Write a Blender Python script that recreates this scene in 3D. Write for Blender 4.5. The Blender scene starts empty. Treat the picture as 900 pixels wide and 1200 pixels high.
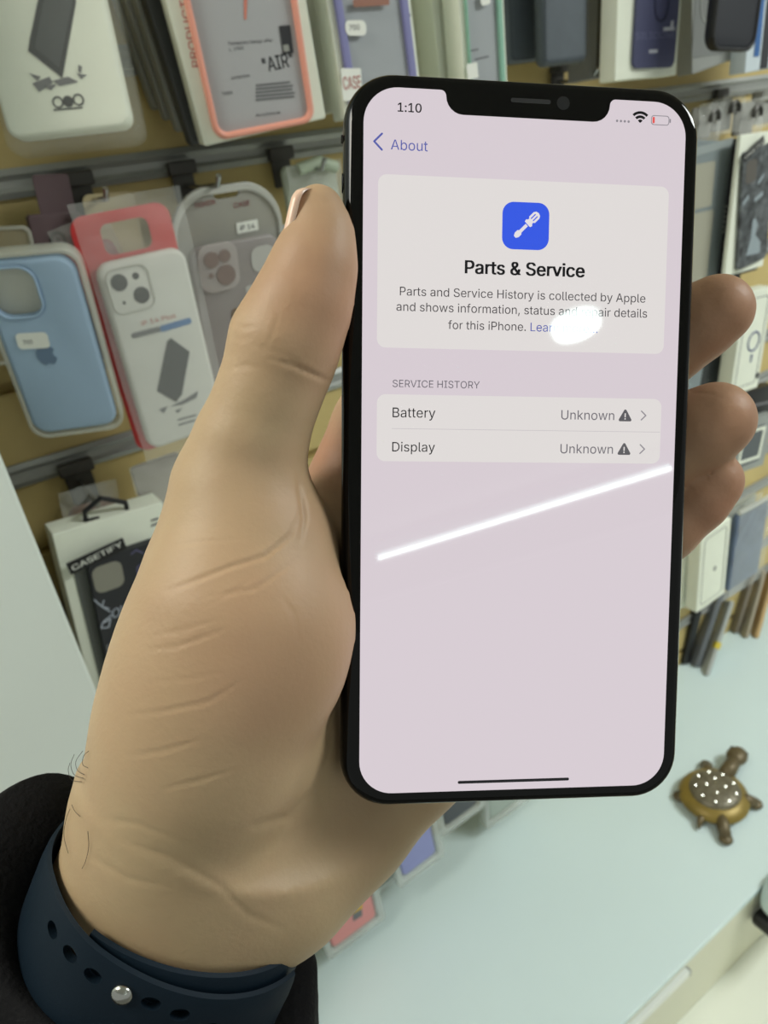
import bpy, bmesh, math, random, os
import numpy as np
from mathutils import Matrix, Vector

random.seed(7)
S = bpy.context.scene
COL = S.collection

# ------------------------------------------------------------------ camera, world, light, exposure
FPX = 830.0                                   # focal length in pixels of a 900x1200 frame
def nrm(v):
    v = np.array(v, float); return v / np.linalg.norm(v)
DN = nrm((210, 1560, FPX))                    # room axes seen from the camera (x right, y down, z forward)
WR = nrm((1550, -650, FPX)); WR = nrm(WR - DN * WR.dot(DN))
NI = np.cross(WR, DN)
RWC = np.stack([WR, NI, -DN])                 # camera -> room: x along the wall, y into the wall, z up
CAMZ = 1.85
CAM = np.array([0, 0, CAMZ])
def c2w(p): return RWC @ np.asarray(p, float) + CAM
cam_d = bpy.data.cameras.new('camera'); cam = bpy.data.objects.new('camera', cam_d); COL.objects.link(cam)
m = np.eye(4)
m[:3, 0] = RWC[:, 0]; m[:3, 1] = -RWC[:, 1]; m[:3, 2] = -RWC[:, 2]; m[:3, 3] = CAM
cam.matrix_world = Matrix(m.tolist())
cam_d.sensor_fit = 'VERTICAL'; cam_d.sensor_height = 24; cam_d.lens = FPX / 1200 * 24
cam_d.clip_start = 0.01
cam_d.dof.use_dof = True; cam_d.dof.focus_distance = 0.153; cam_d.dof.aperture_fstop = 17
S.camera = cam
wd = bpy.data.worlds.new('shop_light'); S.world = wd; wd.use_nodes = True
wd.node_tree.nodes['Background'].inputs[0].default_value = (0.80, 0.84, 0.78, 1)
wd.node_tree.nodes['Background'].inputs[1].default_value = 0.46
S.view_settings.view_transform = 'Standard'; S.view_settings.look = 'None'
S.view_settings.exposure = 0.0; S.view_settings.gamma = 1
S.view_settings.use_curve_mapping = False
def area(name, loc, target, size, power, col):
    l = bpy.data.lights.new(name, 'AREA'); l.shape = 'RECTANGLE'; l.size = size[0]; l.size_y = size[1]
    l.energy = power; l.color = col
    o = bpy.data.objects.new(name, l); COL.objects.link(o); o.location = loc
    o.rotation_euler = (Vector(target) - Vector(loc)).to_track_quat('-Z', 'Y').to_euler()
    return o
CEIL = 2.85
area('added_key_light', (-0.52, 0.33, 2.46), (-0.35, 0.25, 1), (0.35, 0.35), 7.6, (1, .96, .85))  # unseen lamp, added to brighten the thumb and fall off towards the wrist
area('ceiling_panel_light', (1.8, -0.7, CEIL - .03), (1.8, -0.7, 0), (1.2, 0.6), 48, (.95, 1, .97))

YW = 0.66                                     # slat wall face
CZ = 0.85                                     # counter top
# ------------------------------------------------------------------ helpers
def ray(px, py): return RWC @ np.array([(px - 450) / FPX, (py - 600) / FPX, 1.0])
def atY(px, py, Y):
    r = ray(px, py); return CAM + r * (Y / r[1])
def atZ(px, py, Z=CZ):
    r = ray(px, py); return CAM + r * ((Z - CAMZ) / r[2])
def atd(px, py, d): return CAM + ray(px, py) * d

def lin(c):
    return tuple((x / 12.92 if x <= .04045 else ((x + .055) / 1.055) ** 2.4) for x in (v / 255 for v in c))
MATS = {}
def mat(name, rgb, rough=.5, metal=0., spec=.5, var=0., vscale=60., bump=0., bscale=300., coat=0., sss=0., alpha=1., emit=None, es=1., trans=0.):
    if name in MATS: return MATS[name]
    mt = bpy.data.materials.new(name); mt.use_nodes = True; nt = mt.node_tree
    b = nt.nodes['Principled BSDF']; c = lin(rgb)
    b.inputs['Base Color'].default_value = (*c, 1); b.inputs['Roughness'].default_value = rough
    b.inputs['Metallic'].default_value = metal; b.inputs['Specular IOR Level'].default_value = spec
    b.inputs['Coat Weight'].default_value = coat; b.inputs['Alpha'].default_value = alpha
    b.inputs['Coat Roughness'].default_value = .03
    b.inputs['Transmission Weight'].default_value = trans
    if sss:
        b.inputs['Subsurface Weight'].default_value = sss
        b.inputs['Subsurface Radius'].default_value = (1, .35, .18); b.inputs['Subsurface Scale'].default_value = .004
    if emit:
        b.inputs['Emission Color'].default_value = (*lin(emit), 1); b.inputs['Emission Strength'].default_value = es
    tc = nt.nodes.new('ShaderNodeTexCoord')
    if var:
        n = nt.nodes.new('ShaderNodeTexNoise'); n.inputs['Scale'].default_value = vscale; n.inputs['Detail'].default_value = 4
        nt.links.new(tc.outputs['Object'], n.inputs['Vector'])
        r = nt.nodes.new('ShaderNodeValToRGB')
        r.color_ramp.elements[0].position = .3; r.color_ramp.elements[1].position = .7
        r.color_ramp.elements[0].color = (*[x * (1 - var) for x in c], 1); r.color_ramp.elements[1].color = (*[min(1, x * (1 + var)) for x in c], 1)
        nt.links.new(n.outputs['Fac'], r.inputs['Fac']); nt.links.new(r.outputs['Color'], b.inputs['Base Color'])
    if bump:
        n = nt.nodes.new('ShaderNodeTexNoise'); n.inputs['Scale'].default_value = bscale; n.inputs['Detail'].default_value = 3
        nt.links.new(tc.outputs['Object'], n.inputs['Vector'])
        bp = nt.nodes.new('ShaderNodeBump'); bp.inputs['Strength'].default_value = bump; bp.inputs['Distance'].default_value = .001
        nt.links.new(n.outputs['Fac'], bp.inputs['Height']); nt.links.new(bp.outputs['Normal'], b.inputs['Normal'])
    MATS[name] = mt; return mt
def clear(name, rgb, amount, rough=.12, bump=0., bscale=120.):
    """clear film: mostly transparent, the rest a glossy plastic"""
    if name in MATS: return MATS[name]
    mt = mat(name, rgb, rough, spec=.8, bump=bump, bscale=bscale); nt = mt.node_tree
    b = nt.nodes['Principled BSDF']; out = nt.nodes['Material Output']
    tr = nt.nodes.new('ShaderNodeBsdfTransparent'); mx = nt.nodes.new('ShaderNodeMixShader')
    mx.inputs[0].default_value = amount
    nt.links.new(tr.outputs[0], mx.inputs[1]); nt.links.new(b.outputs[0], mx.inputs[2]); nt.links.new(mx.outputs[0], out.inputs['Surface'])
    return mt
def screen_mat(name, rgb, es=1.0):
    if name in MATS: return MATS[name]
    return mat(name, (4, 4, 5), .03, spec=.5, emit=rgb, es=es)

# geometry = (verts Nx3 array, faces list)
def G(): return (np.zeros((0, 3)), [])
def merge(*gs):
    V = []; F = []; n = 0
    for v, f in gs:
        V.append(np.asarray(v, float).reshape(-1, 3)); F += [[i + n for i in q] for q in f]; n += len(v)
    return (np.concatenate(V) if V else np.zeros((0, 3)), F)
def xf(g, M):
    M = np.array(M); v = np.asarray(g[0], float)
    return (v @ M[:3, :3].T + M[:3, 3], g[1])
def mv(g, x=0, y=0, z=0): return (np.asarray(g[0], float) + np.array([x, y, z]), g[1])
def rot(g, ang, axis='Z'): return xf(g, Matrix.Rotation(ang, 4, axis))
def mesh_geo(me):
    v = np.zeros(len(me.vertices) * 3); me.vertices.foreach_get('co', v)
    return (v.reshape(-1, 3), [list(p.vertices) for p in me.polygons])
def eval_geo(o):
    dg = bpy.context.evaluated_depsgraph_get(); me = bpy.data.meshes.new_from_object(o.evaluated_get(dg))
    g = mesh_geo(me); bpy.data.meshes.remove(me); return g
def shape(loops, z0, z1, bevel=0., res=2):
    """flat outline (with holes) in xy, thickness z0..z1, rounded edges"""
    cu = bpy.data.curves.new('t', 'CURVE'); cu.dimensions = '2D'; cu.fill_mode = 'BOTH'
    for lp in loops:
        sp = cu.splines.new('POLY'); sp.points.add(len(lp) - 1)
        for p, q in zip(sp.points, lp): p.co = (q[0], q[1], 0, 1)
        sp.use_cyclic_u = True
    h = (z1 - z0) / 2; bevel = min(bevel, h * .98)
    cu.extrude = h - bevel; cu.bevel_depth = bevel; cu.bevel_resolution = res; cu.offset = -bevel
    o = bpy.data.objects.new('t', cu); COL.objects.link(o)
    g = eval_geo(o); bpy.data.objects.remove(o); bpy.data.curves.remove(cu)
    bm = bmesh.new(); me = bpy.data.meshes.new('t'); me.from_pydata(g[0].tolist(), [], g[1]); bm.from_mesh(me)
    bmesh.ops.remove_doubles(bm, verts=bm.verts, dist=1e-6); bmesh.ops.recalc_face_normals(bm, faces=bm.faces); bm.to_mesh(me); bm.free()
    g = mesh_geo(me); bpy.data.meshes.remove(me)
    return mv(g, 0, 0, (z0 + z1) / 2)
def rrect(w, h, r, cx=0., cy=0., n=8, ang=0.):
    pts = []
    r = min(r, w / 2 * .999, h / 2 * .999)
    for sx, sy, a0 in ((1, 1, 0), (-1, 1, 90), (-1, -1, 180), (1, -1, 270)):
        for k in range(n + 1):
            a = math.radians(a0 + 90 * k / n)
            pts.append((sx * (w / 2 - r) + r * math.cos(a), sy * (h / 2 - r) + r * math.sin(a)))
    c, s = math.cos(ang), math.sin(ang)
    return [(cx + x * c - y * s, cy + x * s + y * c) for x, y in pts]
def ell(rx, ry, cx=0., cy=0., n=24): return [(cx + rx * math.cos(2 * math.pi * k / n), cy + ry * math.sin(2 * math.pi * k / n)) for k in range(n)]
FONT = None
try: FONT = bpy.data.fonts.load(os.path.join(bpy.utils.resource_path('LOCAL'), 'datafiles', 'fonts', 'Inter.woff2'))
except Exception: FONT = None
def winding_fill(loops, grow=0., rows=64):
    """fill overlapping letter outlines by their winding number, as a stack of thin strips"""
    segs = []
    for l in loops:
        for p, q in zip(l, l[1:] + l[:1]):
            if p[1] != q[1]: segs.append((*p, *q))
    segs = np.array(segs); ya, yb = segs[:, [1, 3]].min(), segs[:, [1, 3]].max()
    n = max(8, int((yb - ya) * rows)); V = []; F = []; hh = (yb - ya) / n
    for k in range(n):
        y = ya + (k + .5) * hh
        up = (segs[:, 1] <= y) & (segs[:, 3] > y); dn = (segs[:, 3] <= y) & (segs[:, 1] > y)
        c_ = segs[up | dn]
        if not len(c_): continue
        xs = c_[:, 0] + (c_[:, 2] - c_[:, 0]) * (y - c_[:, 1]) / (c_[:, 3] - c_[:, 1]); d = np.where(c_[:, 3] > c_[:, 1], 1, -1)
        o_ = np.argsort(xs); wn = 0; x0 = None
        for i in o_:
            if wn == 0: x0 = xs[i]
            wn += d[i]
            if wn == 0:
                m_ = len(V); y0, y1 = y - hh / 2 - grow * .3, y + hh / 2 + grow * .3
                V += [(x0 - grow, y0, 0), (xs[i] + grow, y0, 0), (xs[i] + grow, y1, 0), (x0 - grow, y1, 0)]; F.append([m_, m_ + 1, m_ + 2, m_ + 3])
    return (np.array(V), F)
def text(s, z=0., width=None, height=None, bold=0., align='L', shear=0., depth=0.):
    """text as a mesh, baseline at y=0; scaled to a width (m)"""
    cu = bpy.data.curves.new('t', 'FONT'); cu.body = s
    if FONT: cu.font = FONT
    cu.size = 1; cu.shear = shear; cu.extrude = 0; cu.resolution_u = 3
    o = bpy.data.objects.new('t', cu); COL.objects.link(o)
    dg = bpy.context.evaluated_depsgraph_get(); cv = o.evaluated_get(dg).to_curve(dg).copy()
    bpy.data.objects.remove(o); bpy.data.curves.remove(cu)
    loops = []
    for sp in cv.splines:
        lp = []
        if sp.type == 'BEZIER':
            bp = list(sp.bezier_points)
            for p, q in zip(bp, bp[1:] + bp[:1]):
                st = [np.array(x)[:2] for x in (p.co, p.handle_right, q.handle_left, q.co)]
                straight = abs(np.cross(st[1] - st[0], st[3] - st[0])) + abs(np.cross(st[2] - st[0], st[3] - st[0])) < 1e-5
                for k in range(1 if straight else 5):
                    t = k / 5; lp.append(tuple((1 - t) ** 3 * st[0] + 3 * t * (1 - t) ** 2 * st[1] + 3 * t * t * (1 - t) * st[2] + t ** 3 * st[3]))
        else: lp = [tuple(p.co[:2]) for p in sp.points]
        if len(lp) > 2: loops.append(lp)
    bpy.data.curves.remove(cv)
    g = winding_fill(loops, bold)
    v = g[0]; x0, x1 = v[:, 0].min(), v[:, 0].max()
    sx = (width / (x1 - x0)) if width else height / .73
    sy = height / .73 if height else sx
    v = v - np.array([x0, 0, 0]); v = v * np.array([sx, sy, 1]); W = (x1 - x0) * sx
    if align == 'C': v[:, 0] -= W / 2
    if align == 'R': v[:, 0] -= W
    v[:, 2] = z
    return (v, g[1])
def box(x0, x1, y0, y1, z0, z1):
    v = [(x, y, z) for x in (x0, x1) for y in (y0, y1) for z in (z0, z1)]
    return (np.array(v, float), [[0, 1, 3, 2], [4, 6, 7, 5], [0, 4, 5, 1], [2, 3, 7, 6], [0, 2, 6, 4], [1, 5, 7, 3]])
def tube(pts, r, n=10, cap=True):
    pts = [np.array(p, float) for p in pts]; rs = r if hasattr(r, '__len__') else [r] * len(pts)
    V = []; F = []; up = np.array([0.13, .21, .97])
    T0 = nrm(pts[1] - pts[0]); a = np.cross(T0, up); a = nrm(a)
    for i, p in enumerate(pts):
        t = nrm(pts[min(i + 1, len(pts) - 1)] - pts[max(i - 1, 0)])
        a = nrm(a - t * a.dot(t)); b = np.cross(t, a)
        for k in range(n):
            th = 2 * math.pi * k / n; V.append(p + rs[i] * (a * math.cos(th) + b * math.sin(th)))
    for i in range(len(pts) - 1):
        for k in range(n):
            F.append([i * n + k, i * n + (k + 1) % n, (i + 1) * n + (k + 1) % n, (i + 1) * n + k])
    if cap: F.append(list(range(n))[::-1]); F.append([(len(pts) - 1) * n + k for k in range(n)])
    return (np.array(V), F)
def ellipsoid(c, r, nu=20, nv=12, zmin=-1.):
    V = []; F = []
    for j in range(nv + 1):
        ph = math.asin(zmin) + (math.pi / 2 - math.asin(zmin)) * j / nv
        for i in range(nu):
            th = 2 * math.pi * i / nu
            V.append((c[0] + r[0] * math.cos(ph) * math.cos(th), c[1] + r[1] * math.cos(ph) * math.sin(th), c[2] + r[2] * math.sin(ph)))
    for j in range(nv):
        for i in range(nu): F.append([j * nu + i, j * nu + (i + 1) % nu, (j + 1) * nu + (i + 1) % nu, (j + 1) * nu + i])
    F.append(list(range(nu))[::-1])
    return (np.array(V), F)
def obj(name, g, mt, parent=None, smooth=False, M=None, stuff=False):
    me = bpy.data.meshes.new(name); me.from_pydata(np.asarray(g[0]).tolist(), [], g[1]); me.update()
    if smooth is True: me.polygons.foreach_set('use_smooth', [True] * len(me.polygons))
    elif smooth: me.polygons.foreach_set('use_smooth', [True] * len(me.polygons)); me.set_sharp_from_angle(angle=smooth)
    me.materials.append(mt)
    o = bpy.data.objects.new(name, me); COL.objects.link(o)
    if M is not None: o.matrix_world = M
    if parent is not None: o.parent = parent
    if stuff: o['kind'] = 'stuff'
    return o
SM = math.radians(40)
def tag(o, label, cat, group=None):
    o['label'] = label; o['category'] = cat
    if group: o['group'] = group
    return o
def thing(name, label, cat, M, group=None):
    o = bpy.data.objects.new(name, None); COL.objects.link(o); o.matrix_world = M; o.empty_display_size = .02
    return tag(o, label, cat, group)
def struct(name, g, mt, **k):
    o = obj(name, g, mt, **k); o['kind'] = 'structure'; return o
def frame(TL, TR, BR, BL, Y):
    """pose and size of a hanging flat thing from its corners on the plane(s) y=Y; local x right, y up, z out to the room"""
    Ys = Y if hasattr(Y, '__len__') else (Y,) * 4
    P = [atY(*p, y) for p, y in zip((TL, TR, BR, BL), Ys)]
    ux = nrm((P[1] - P[0]) + (P[2] - P[3])); uy = (P[0] + P[1]) - (P[2] + P[3]); uy = nrm(uy - ux * uy.dot(ux))
    w = (np.linalg.norm(P[1] - P[0]) + np.linalg.norm(P[2] - P[3])) / 2
    h = (np.linalg.norm(P[0] - P[3]) + np.linalg.norm(P[1] - P[2])) / 2
    M = np.eye(4); M[:3, 0] = ux; M[:3, 1] = uy; M[:3, 2] = np.cross(ux, uy); M[:3, 3] = sum(P) / 4
    return M, w, h
def fit(C, Y, prior=30.):
    """pose and size of a hanging thing from its four corners (least squares; its middle stays on the plane y=Y)"""
    M, w, h = frame(*C, Y); R0 = M[:3, :3]; t0 = M[:3, 3].copy(); C = np.array(C, float)
    U = np.array([(-.5, .5, 0), (.5, .5, 0), (.5, -.5, 0), (-.5, -.5, 0)])
    def rodr(r):
        a = np.linalg.norm(r) + 1e-12; k = r / a; K = np.array([[0, -k[2], k[1]], [k[2], 0, -k[0]], [-k[1], k[0], 0]]); return np.eye(3) + math.sin(a) * K + (1 - math.cos(a)) * K @ K
    def res(p):
        Q = ((U * [w * (1 + p[5]), h * (1 + p[6]), 1]) @ (rodr(p[:3]) @ R0).T + t0 + [p[3], 0, p[4]] - CAM) @ RWC
        e = np.stack([450 + FPX * Q[:, 0] / Q[:, 2], 600 + FPX * Q[:, 1] / Q[:, 2]], 1) - C
        return np.concatenate([e.ravel(), p[:3] * prior, p[5:] * 5])
    p = np.zeros(7)
    for it in range(30):
        r = res(p); J = np.stack([(res(p + d) - r) / 1e-5 for d in np.eye(7) * 1e-5], 1); p = p - np.linalg.lstsq(J, r, rcond=None)[0]
    M = np.eye(4); M[:3, :3] = rodr(p[:3]) @ R0; M[:3, 3] = t0 + [p[3], 0, p[4]]
    if os.environ.get('FITDBG'): print('FIT', Y, np.round(p, 3), w * (1 + p[5]), h * (1 + p[6]), np.round(res(p)[:8], 1))
    return M, w * (1 + p[5]), h * (1 + p[6])
def loc(M, px, py, z=0.):
    """point of a pixel on the front of a thing with pose M, in its local x,y"""
    o = M[:3, 3] + M[:3, 2] * z; r = ray(px, py); n = M[:3, 2]
    p = CAM + r * ((o - CAM).dot(n) / r.dot(n)); q = M[:3, :3].T @ (p - M[:3, 3]); return q[0], q[1]
def BM(M): return Matrix(np.asarray(M).tolist())

# ------------------------------------------------------------------ materials
m_slat = mat('beige_slat_board', (196, 175, 116), .55, var=.06, vscale=14)
m_seam = mat('dark_groove', (60, 52, 40), .7)
m_alu = mat('brushed_aluminium', (158, 160, 156), .4, metal=.35)
m_white = mat('white_laminate', (210, 228, 229), .32, var=.01, vscale=8)
m_panel = mat('white_panel', (224, 232, 225), .5)
m_card = mat('white_card', (234, 238, 222), .6, var=.02, vscale=40)
m_card2 = mat('grey_card', (150, 152, 145), .6)
m_print = mat('black_print', (45, 46, 50), .6)
m_grey_print = mat('grey_print', (110, 110, 112), .6)
m_red_print = mat('red_print', (190, 90, 80), .6)
m_black = mat('black_plastic', (22, 22, 24), .4)
m_dark = mat('dark_steel', (72, 70, 66), .4, metal=.4)
m_steel = mat('chrome_wire', (170, 170, 168), .25, metal=.9)
m_film = clear('clear_film', (225, 228, 222), .12, .08, bump=.6, bscale=90)
m_tray = clear('clear_tray', (225, 228, 218), .45, .1)
m_sticker = mat('white_sticker', (235, 236, 228), .6)

# ------------------------------------------------------------------ structure
GAP = 0.0745
def slat_wall():
    gs = []; z = CAMZ + .0
    zs = [CAMZ + .001 + GAP * k for k in range(-14, 12)]
    for k in range(len(zs) - 1):
        gs.append(box(-1.0, 3.6, YW, YW + .018, zs[k] + .005, zs[k + 1] - .005))
    gs.append(box(-1.0, 3.6, YW + .012, YW + .03, zs[0], zs[-1]))
    return merge(*gs)
struct('wall_back', slat_wall(), m_slat)
ti = 1
for k in range(-12, 5):
    if k in (-2, -4): continue
    z = CAMZ + .001 + GAP * k
    prof = [(0, .010), (-.004, .0105), (-.006, .006), (-.0035, .002), (-.0035, -.003), (-.006, -.006), (-.004, -.0105), (0, -.010)]
    V = []; F = []
    for x in (-1.0, 3.6):
        for (dy, dz) in prof: V.append((x, YW + dy, z + dz))
    n = len(prof)
    for i in range(n): F.append([i, (i + 1) % n, n + (i + 1) % n, n + i])
    F += [list(range(n))[::-1], [n + i for i in range(n)]]
    struct('trim_%d' % ti, (np.array(V), F), m_alu); ti += 1
# white end panel to the left, counter below, ceiling, floor
px0 = atY(0, 470, .50)[0]; px1 = atY(112, 840, .50)[0]
pv = (px0 + px1) / 2 - .002
struct('wall_left', shape([[(-1.2, 0), (pv, 0), (pv, 2.85), (-1.2, 2.85)]], -.05, 0, .002), m_panel, M=BM(Matrix(((1, 0, 0, 0), (0, 0, -1, .50), (0, 1, 0, 0), (0, 0, 0, 1)))))
YF = atZ(732, 1200)[1]; YF = (YF + atZ(900, 1028)[1]) / 2
struct('trim_20', merge(shape([[(-1.2, YF), (3.6, YF), (3.6, YW), (-1.2, YW)]], CZ - .012, CZ, .0015)), m_white)
struct('floor', box(-3, 4, -4, 1, -.05, 0), mat('floor_tile', (150, 148, 140), .4, var=.05, vscale=3))
struct('ceiling', box(-3, 4, -4.6, 1, CEIL, CEIL + .05), mat('ceiling_white', (215, 215, 208), .8))
# front of the counter: upright face, bright ledge below it lit by a strip
zl = atY(793, 1200, YF)[2]
m_cream = mat('cream_board', (205, 205, 185), .45)
struct('trim_21', box(-1.2, 3.6, YF + .003, YF + .02, zl - .01, CZ - .0125), m_cream)
struct('trim_22', box(-1.2, 3.6, YF - .34, YF + .02, zl - .03, zl - .0105), mat('white_ledge', (225, 228, 215), .35))

# ------------------------------------------------------------------ phone
m_frame = mat('polished_dark_frame', (20, 22, 25), .14, metal=.85)
m_glass = mat('black_front_glass', (4, 4, 5), .03, spec=.3)
Rp = np.array([[0.99610491, 0.00870859, 0.08774494], [0.00296062, -0.99785303, 0.06542606], [0.08812632, -0.06491144, -0.99399208]])
Tp = np.array([29.52458003, -12.71704564, 152.68742548]) / 1000
MP = np.eye(4); MP[:3, :3] = RWC @ Rp; MP[:3, 3] = c2w(Tp)
def scr(px, py): return loc(MP, px, py)
SW, SH = .06888, .14906
phone = thing('smartphone', 'black smartphone held upright in the hand, bright settings page on its screen', 'phone', BM(MP))
def ringstack(prof, w, h, r, n=10):
    V = []; F = []; L = None
    for inset, z in prof:
        lp = rrect(w - 2 * inset, h - 2 * inset, r - inset, n=n); L = len(lp)
        V += [(x, y, z) for x, y in lp]
    for j in range(len(prof) - 1):
        for i in range(L): F.append([j * L + i, j * L + (i + 1) % L, (j + 1) * L + (i + 1) % L, (j + 1) * L + i])
    F.append(list(range(L))[::-1]); F.append([(len(prof) - 1) * L + i for i in range(L)])
    return (np.array(V), F)
BW, BH = SW + .0082, SH + .0078
prof = []
for k in range(13):
    a = -90 + 180 * k / 12
    prof.append((.0027 * (1 - math.cos(math.radians(a)) ** .8) if abs(a) < 90 else .0027, -.0042 + .0038 * math.sin(math.radians(a))))
obj('frame', ringstack(prof, BW, BH, .0105), m_frame, phone, SM)
obj('front_glass', ringstack([(.0, -.0008), (.0, -.0004), (.0005, -.0001), (.0012, 0)], SW + .0054, SH + .0052, .0096), m_glass, phone, SM)
# screen outline with the notch
nl, nr, nb = scr(523, 106)[0], scr(715, 118)[0], (scr(545, 135)[1] + scr(700, 143)[1]) / 2
o_ = rrect(SW, SH, .0072, n=12)
top = SH / 2; rn = .0036; ro = .0012
def arc(cx, cy, r, a0, a1, n=6): return [(cx + r * math.cos(math.radians(a0 + (a1 - a0) * k / n)), cy + r * math.sin(math.radians(a0 + (a1 - a0) * k / n))) for k in range(n + 1)]
notch = arc(nr + ro, top - ro, ro, 90, 180) + arc(nr - rn, nb + rn, rn, 0, -90) + arc(nl + rn, nb + rn, rn, -90, -180) + arc(nl - ro, top - ro, ro, 0, 90)
outline = o_[:13] + notch + o_[13:]
m_scr = screen_mat('screen_lilac_white', (217, 206, 213), .97)
screen = obj('screen', shape([outline], 0, .00004), m_scr, phone)
m_uicard = screen_mat('screen_card', (226, 221, 219), .97)
m_txt = screen_mat('screen_black_text', (18, 18, 22)); m_txt2 = screen_mat('screen_grey_text', (104, 100, 108)); m_txt3 = screen_mat('screen_body_text', (62, 58, 62))
m_link = screen_mat('screen_blue_text', (84, 92, 168)); m_icon = screen_mat('screen_blue_icon', (52, 88, 226)); m_iw = screen_mat('screen_icon_white', (226, 222, 226))
m_line = screen_mat('screen_separator', (198, 192, 195)); m_redui = screen_mat('screen_red', (226, 90, 86)); m_chev = screen_mat('screen_chevron', (140, 136, 142))
m_warn = screen_mat('screen_warning_grey', (92, 90, 94))
Z1, Z2, Z3 = .00006, .00009, .00012
def sq(name, pts, mt, z, r, parent=screen):
    q = [scr(*p) for p in pts]; xs = sorted(p[0] for p in q); ys = sorted(p[1] for p in q)
    x0, x1 = (xs[0] + xs[1]) / 2, (xs[2] + xs[3]) / 2; y0, y1 = (ys[0] + ys[1]) / 2, (ys[2] + ys[3]) / 2
    return obj(name, shape([rrect(x1 - x0, y1 - y0, r, (x0 + x1) / 2, (y0 + y1) / 2)], z - .00002, z), mt, parent)
def stext(name, s, xl, yl, xr, yr, mt, bold=0., z=Z2):
    a, b = scr(xl, yl), scr(xr, yr)
    return obj(name, mv(text(s, z, width=b[0] - a[0], bold=bold), a[0], (a[1] + b[1]) / 2), mt, screen)
sq('information_card', [(442.8, 206), (783.6, 217), (777.8, 415), (442, 407)], m_uicard, Z1, .0018)
sq('list_card', [(442, 461), (775, 468.5), (773, 545.7), (441, 538)], m_uicard, Z1, .0018)
a, b = scr(459, 502.5), scr(773, 506.2)
obj('separator', shape([[(a[0], (a[1] + b[1]) / 2 - .00006), (b[0], (a[1] + b[1]) / 2 - .00006), (b[0], (a[1] + b[1]) / 2 + .00006), (a[0], (a[1] + b[1]) / 2 + .00006)]], Z1, Z2), m_line, screen)
stext('clock_text', '1:10', 466, 131, 494, 132, m_txt, .012)
stext('back_text', 'About', 458, 175, 501, 178, m_link)
stext('heading_text', 'Parts & Service', 544.5, 321, 685, 324.5, m_txt, .022)
stext('body_text', 'Parts and Service History is collected by Apple', 468.5, 347, 756, 354, m_txt3)
stext('body_text', 'and shows information, status and repair details', 464.5, 364.6, 758, 372, m_txt3)
stext('body_text', 'for this iPhone.', 525, 385, 616, 388.5, m_txt3)
stext('link_text', 'Learn more...', 621.5, 387.5, 700, 391, m_link)
stext('section_text', 'SERVICE HISTORY', 460, 453.5, 562, 455.5, m_txt2)
stext('row_text', 'Battery', 460, 488.6, 510, 490, m_txt)
stext('row_text', 'Display', 459.5, 528.5, 509.5, 530, m_txt)
stext('value_text', 'Unknown', 657.5, 491.5, 719.5, 492.5, m_txt2)
stext('value_text', 'Unknown', 656.5, 531, 718, 532, m_txt2)
def stroke(pts, w, z=Z2):
    gs = []
    for p, q in zip(pts[:-1], pts[1:]):
        p = np.array(p); q = np.array(q); d = nrm(q - p); L = np.linalg.norm(q - p)
        gs.append(mv(rot(shape([rrect(L + w, w, w / 2, L / 2, 0, n=4)], z - .00002, z), math.atan2(d[1], d[0])), p[0], p[1]))
    return merge(*gs)
for (cx, cy) in ((754, 487), (752.5, 526.3)):
    c = scr(cx, cy); obj('row_chevron', stroke([(c[0] - .0005, c[1] + .00095), (c[0] + .0005, c[1]), (c[0] - .0005, c[1] - .00095)], .00026), m_chev, screen)
c = scr(443, 166); obj('back_chevron', stroke([(c[0] + .0008, c[1] + .0016), (c[0] - .0008, c[1]), (c[0] + .0008, c[1] - .0016)], .0004), m_link, screen)
for (cx, cy) in ((732.5, 487), (731.2, 526.3)):
    c = scr(cx, cy); r = .0016
    tri = []
    for a0 in (90, 210, 330):
        x, y = c[0] + r * .82 * math.cos(math.radians(a0)), c[1] - .0003 + r * .82 * math.sin(math.radians(a0))
        tri += arc(x, y, .0003, a0 - 60, a0 + 60, 4)
    obj('warning_icon', shape([tri, rrect(.00028, .0009, .0001, c[0], c[1] + .00005), ell(.00017, .00017, c[0], c[1] - .00072, 10)], Z1, Z2), m_warn, screen)
a, b = scr(538, 917), scr(665, 912.4)
obj('home_bar', stroke([(a[0], (a[1] + b[1]) / 2), (b[0], (a[1] + b[1]) / 2)], .00066), m_txt, screen)
icon = sq('app_icon', [(588.5, 236), (644, 238.5), (642.5, 294), (588.5, 291.5)], m_icon, Z2, .0024)
# screwdriver pictogram, handle up to the right
c = scr(616, 265)
def sd(lp): return [(c[0] + (x - y) * .7071 * .001, c[1] + (x + y) * .7071 * .001) for x, y in lp]
def sdm(loops): return shape([sd(l) for l in loops], Z2, Z3)
handle = [(.6, -1.0), (1.2, -1.15), (1.6, -.75), (2.0, -.75), (2.3, -1.1), (3.9, -1.1), (4.5, -.75), (4.75, 0), (4.5, .75), (3.9, 1.1), (2.3, 1.1), (2.0, .75), (1.6, .75), (1.2, 1.15), (.6, 1.0)]
shaft = [(.35, -.42), (.35, .42), (-2.0, .42), (-2.35, .75), (-3.3, .75), (-4.0, .35), (-4.0, -.35), (-3.3, -.75), (-2.35, -.75), (-2.0, -.42)]
sc_ = .82
obj('app_icon_screwdriver', sdm([[(x * sc_, y * sc_) for x, y in lp] for lp in (handle, rrect(1.7 * 1, .28, .1, 3.1, .38), rrect(1.7, .28, .1, 3.1, -.38), shaft)]), m_iw, screen)
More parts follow.
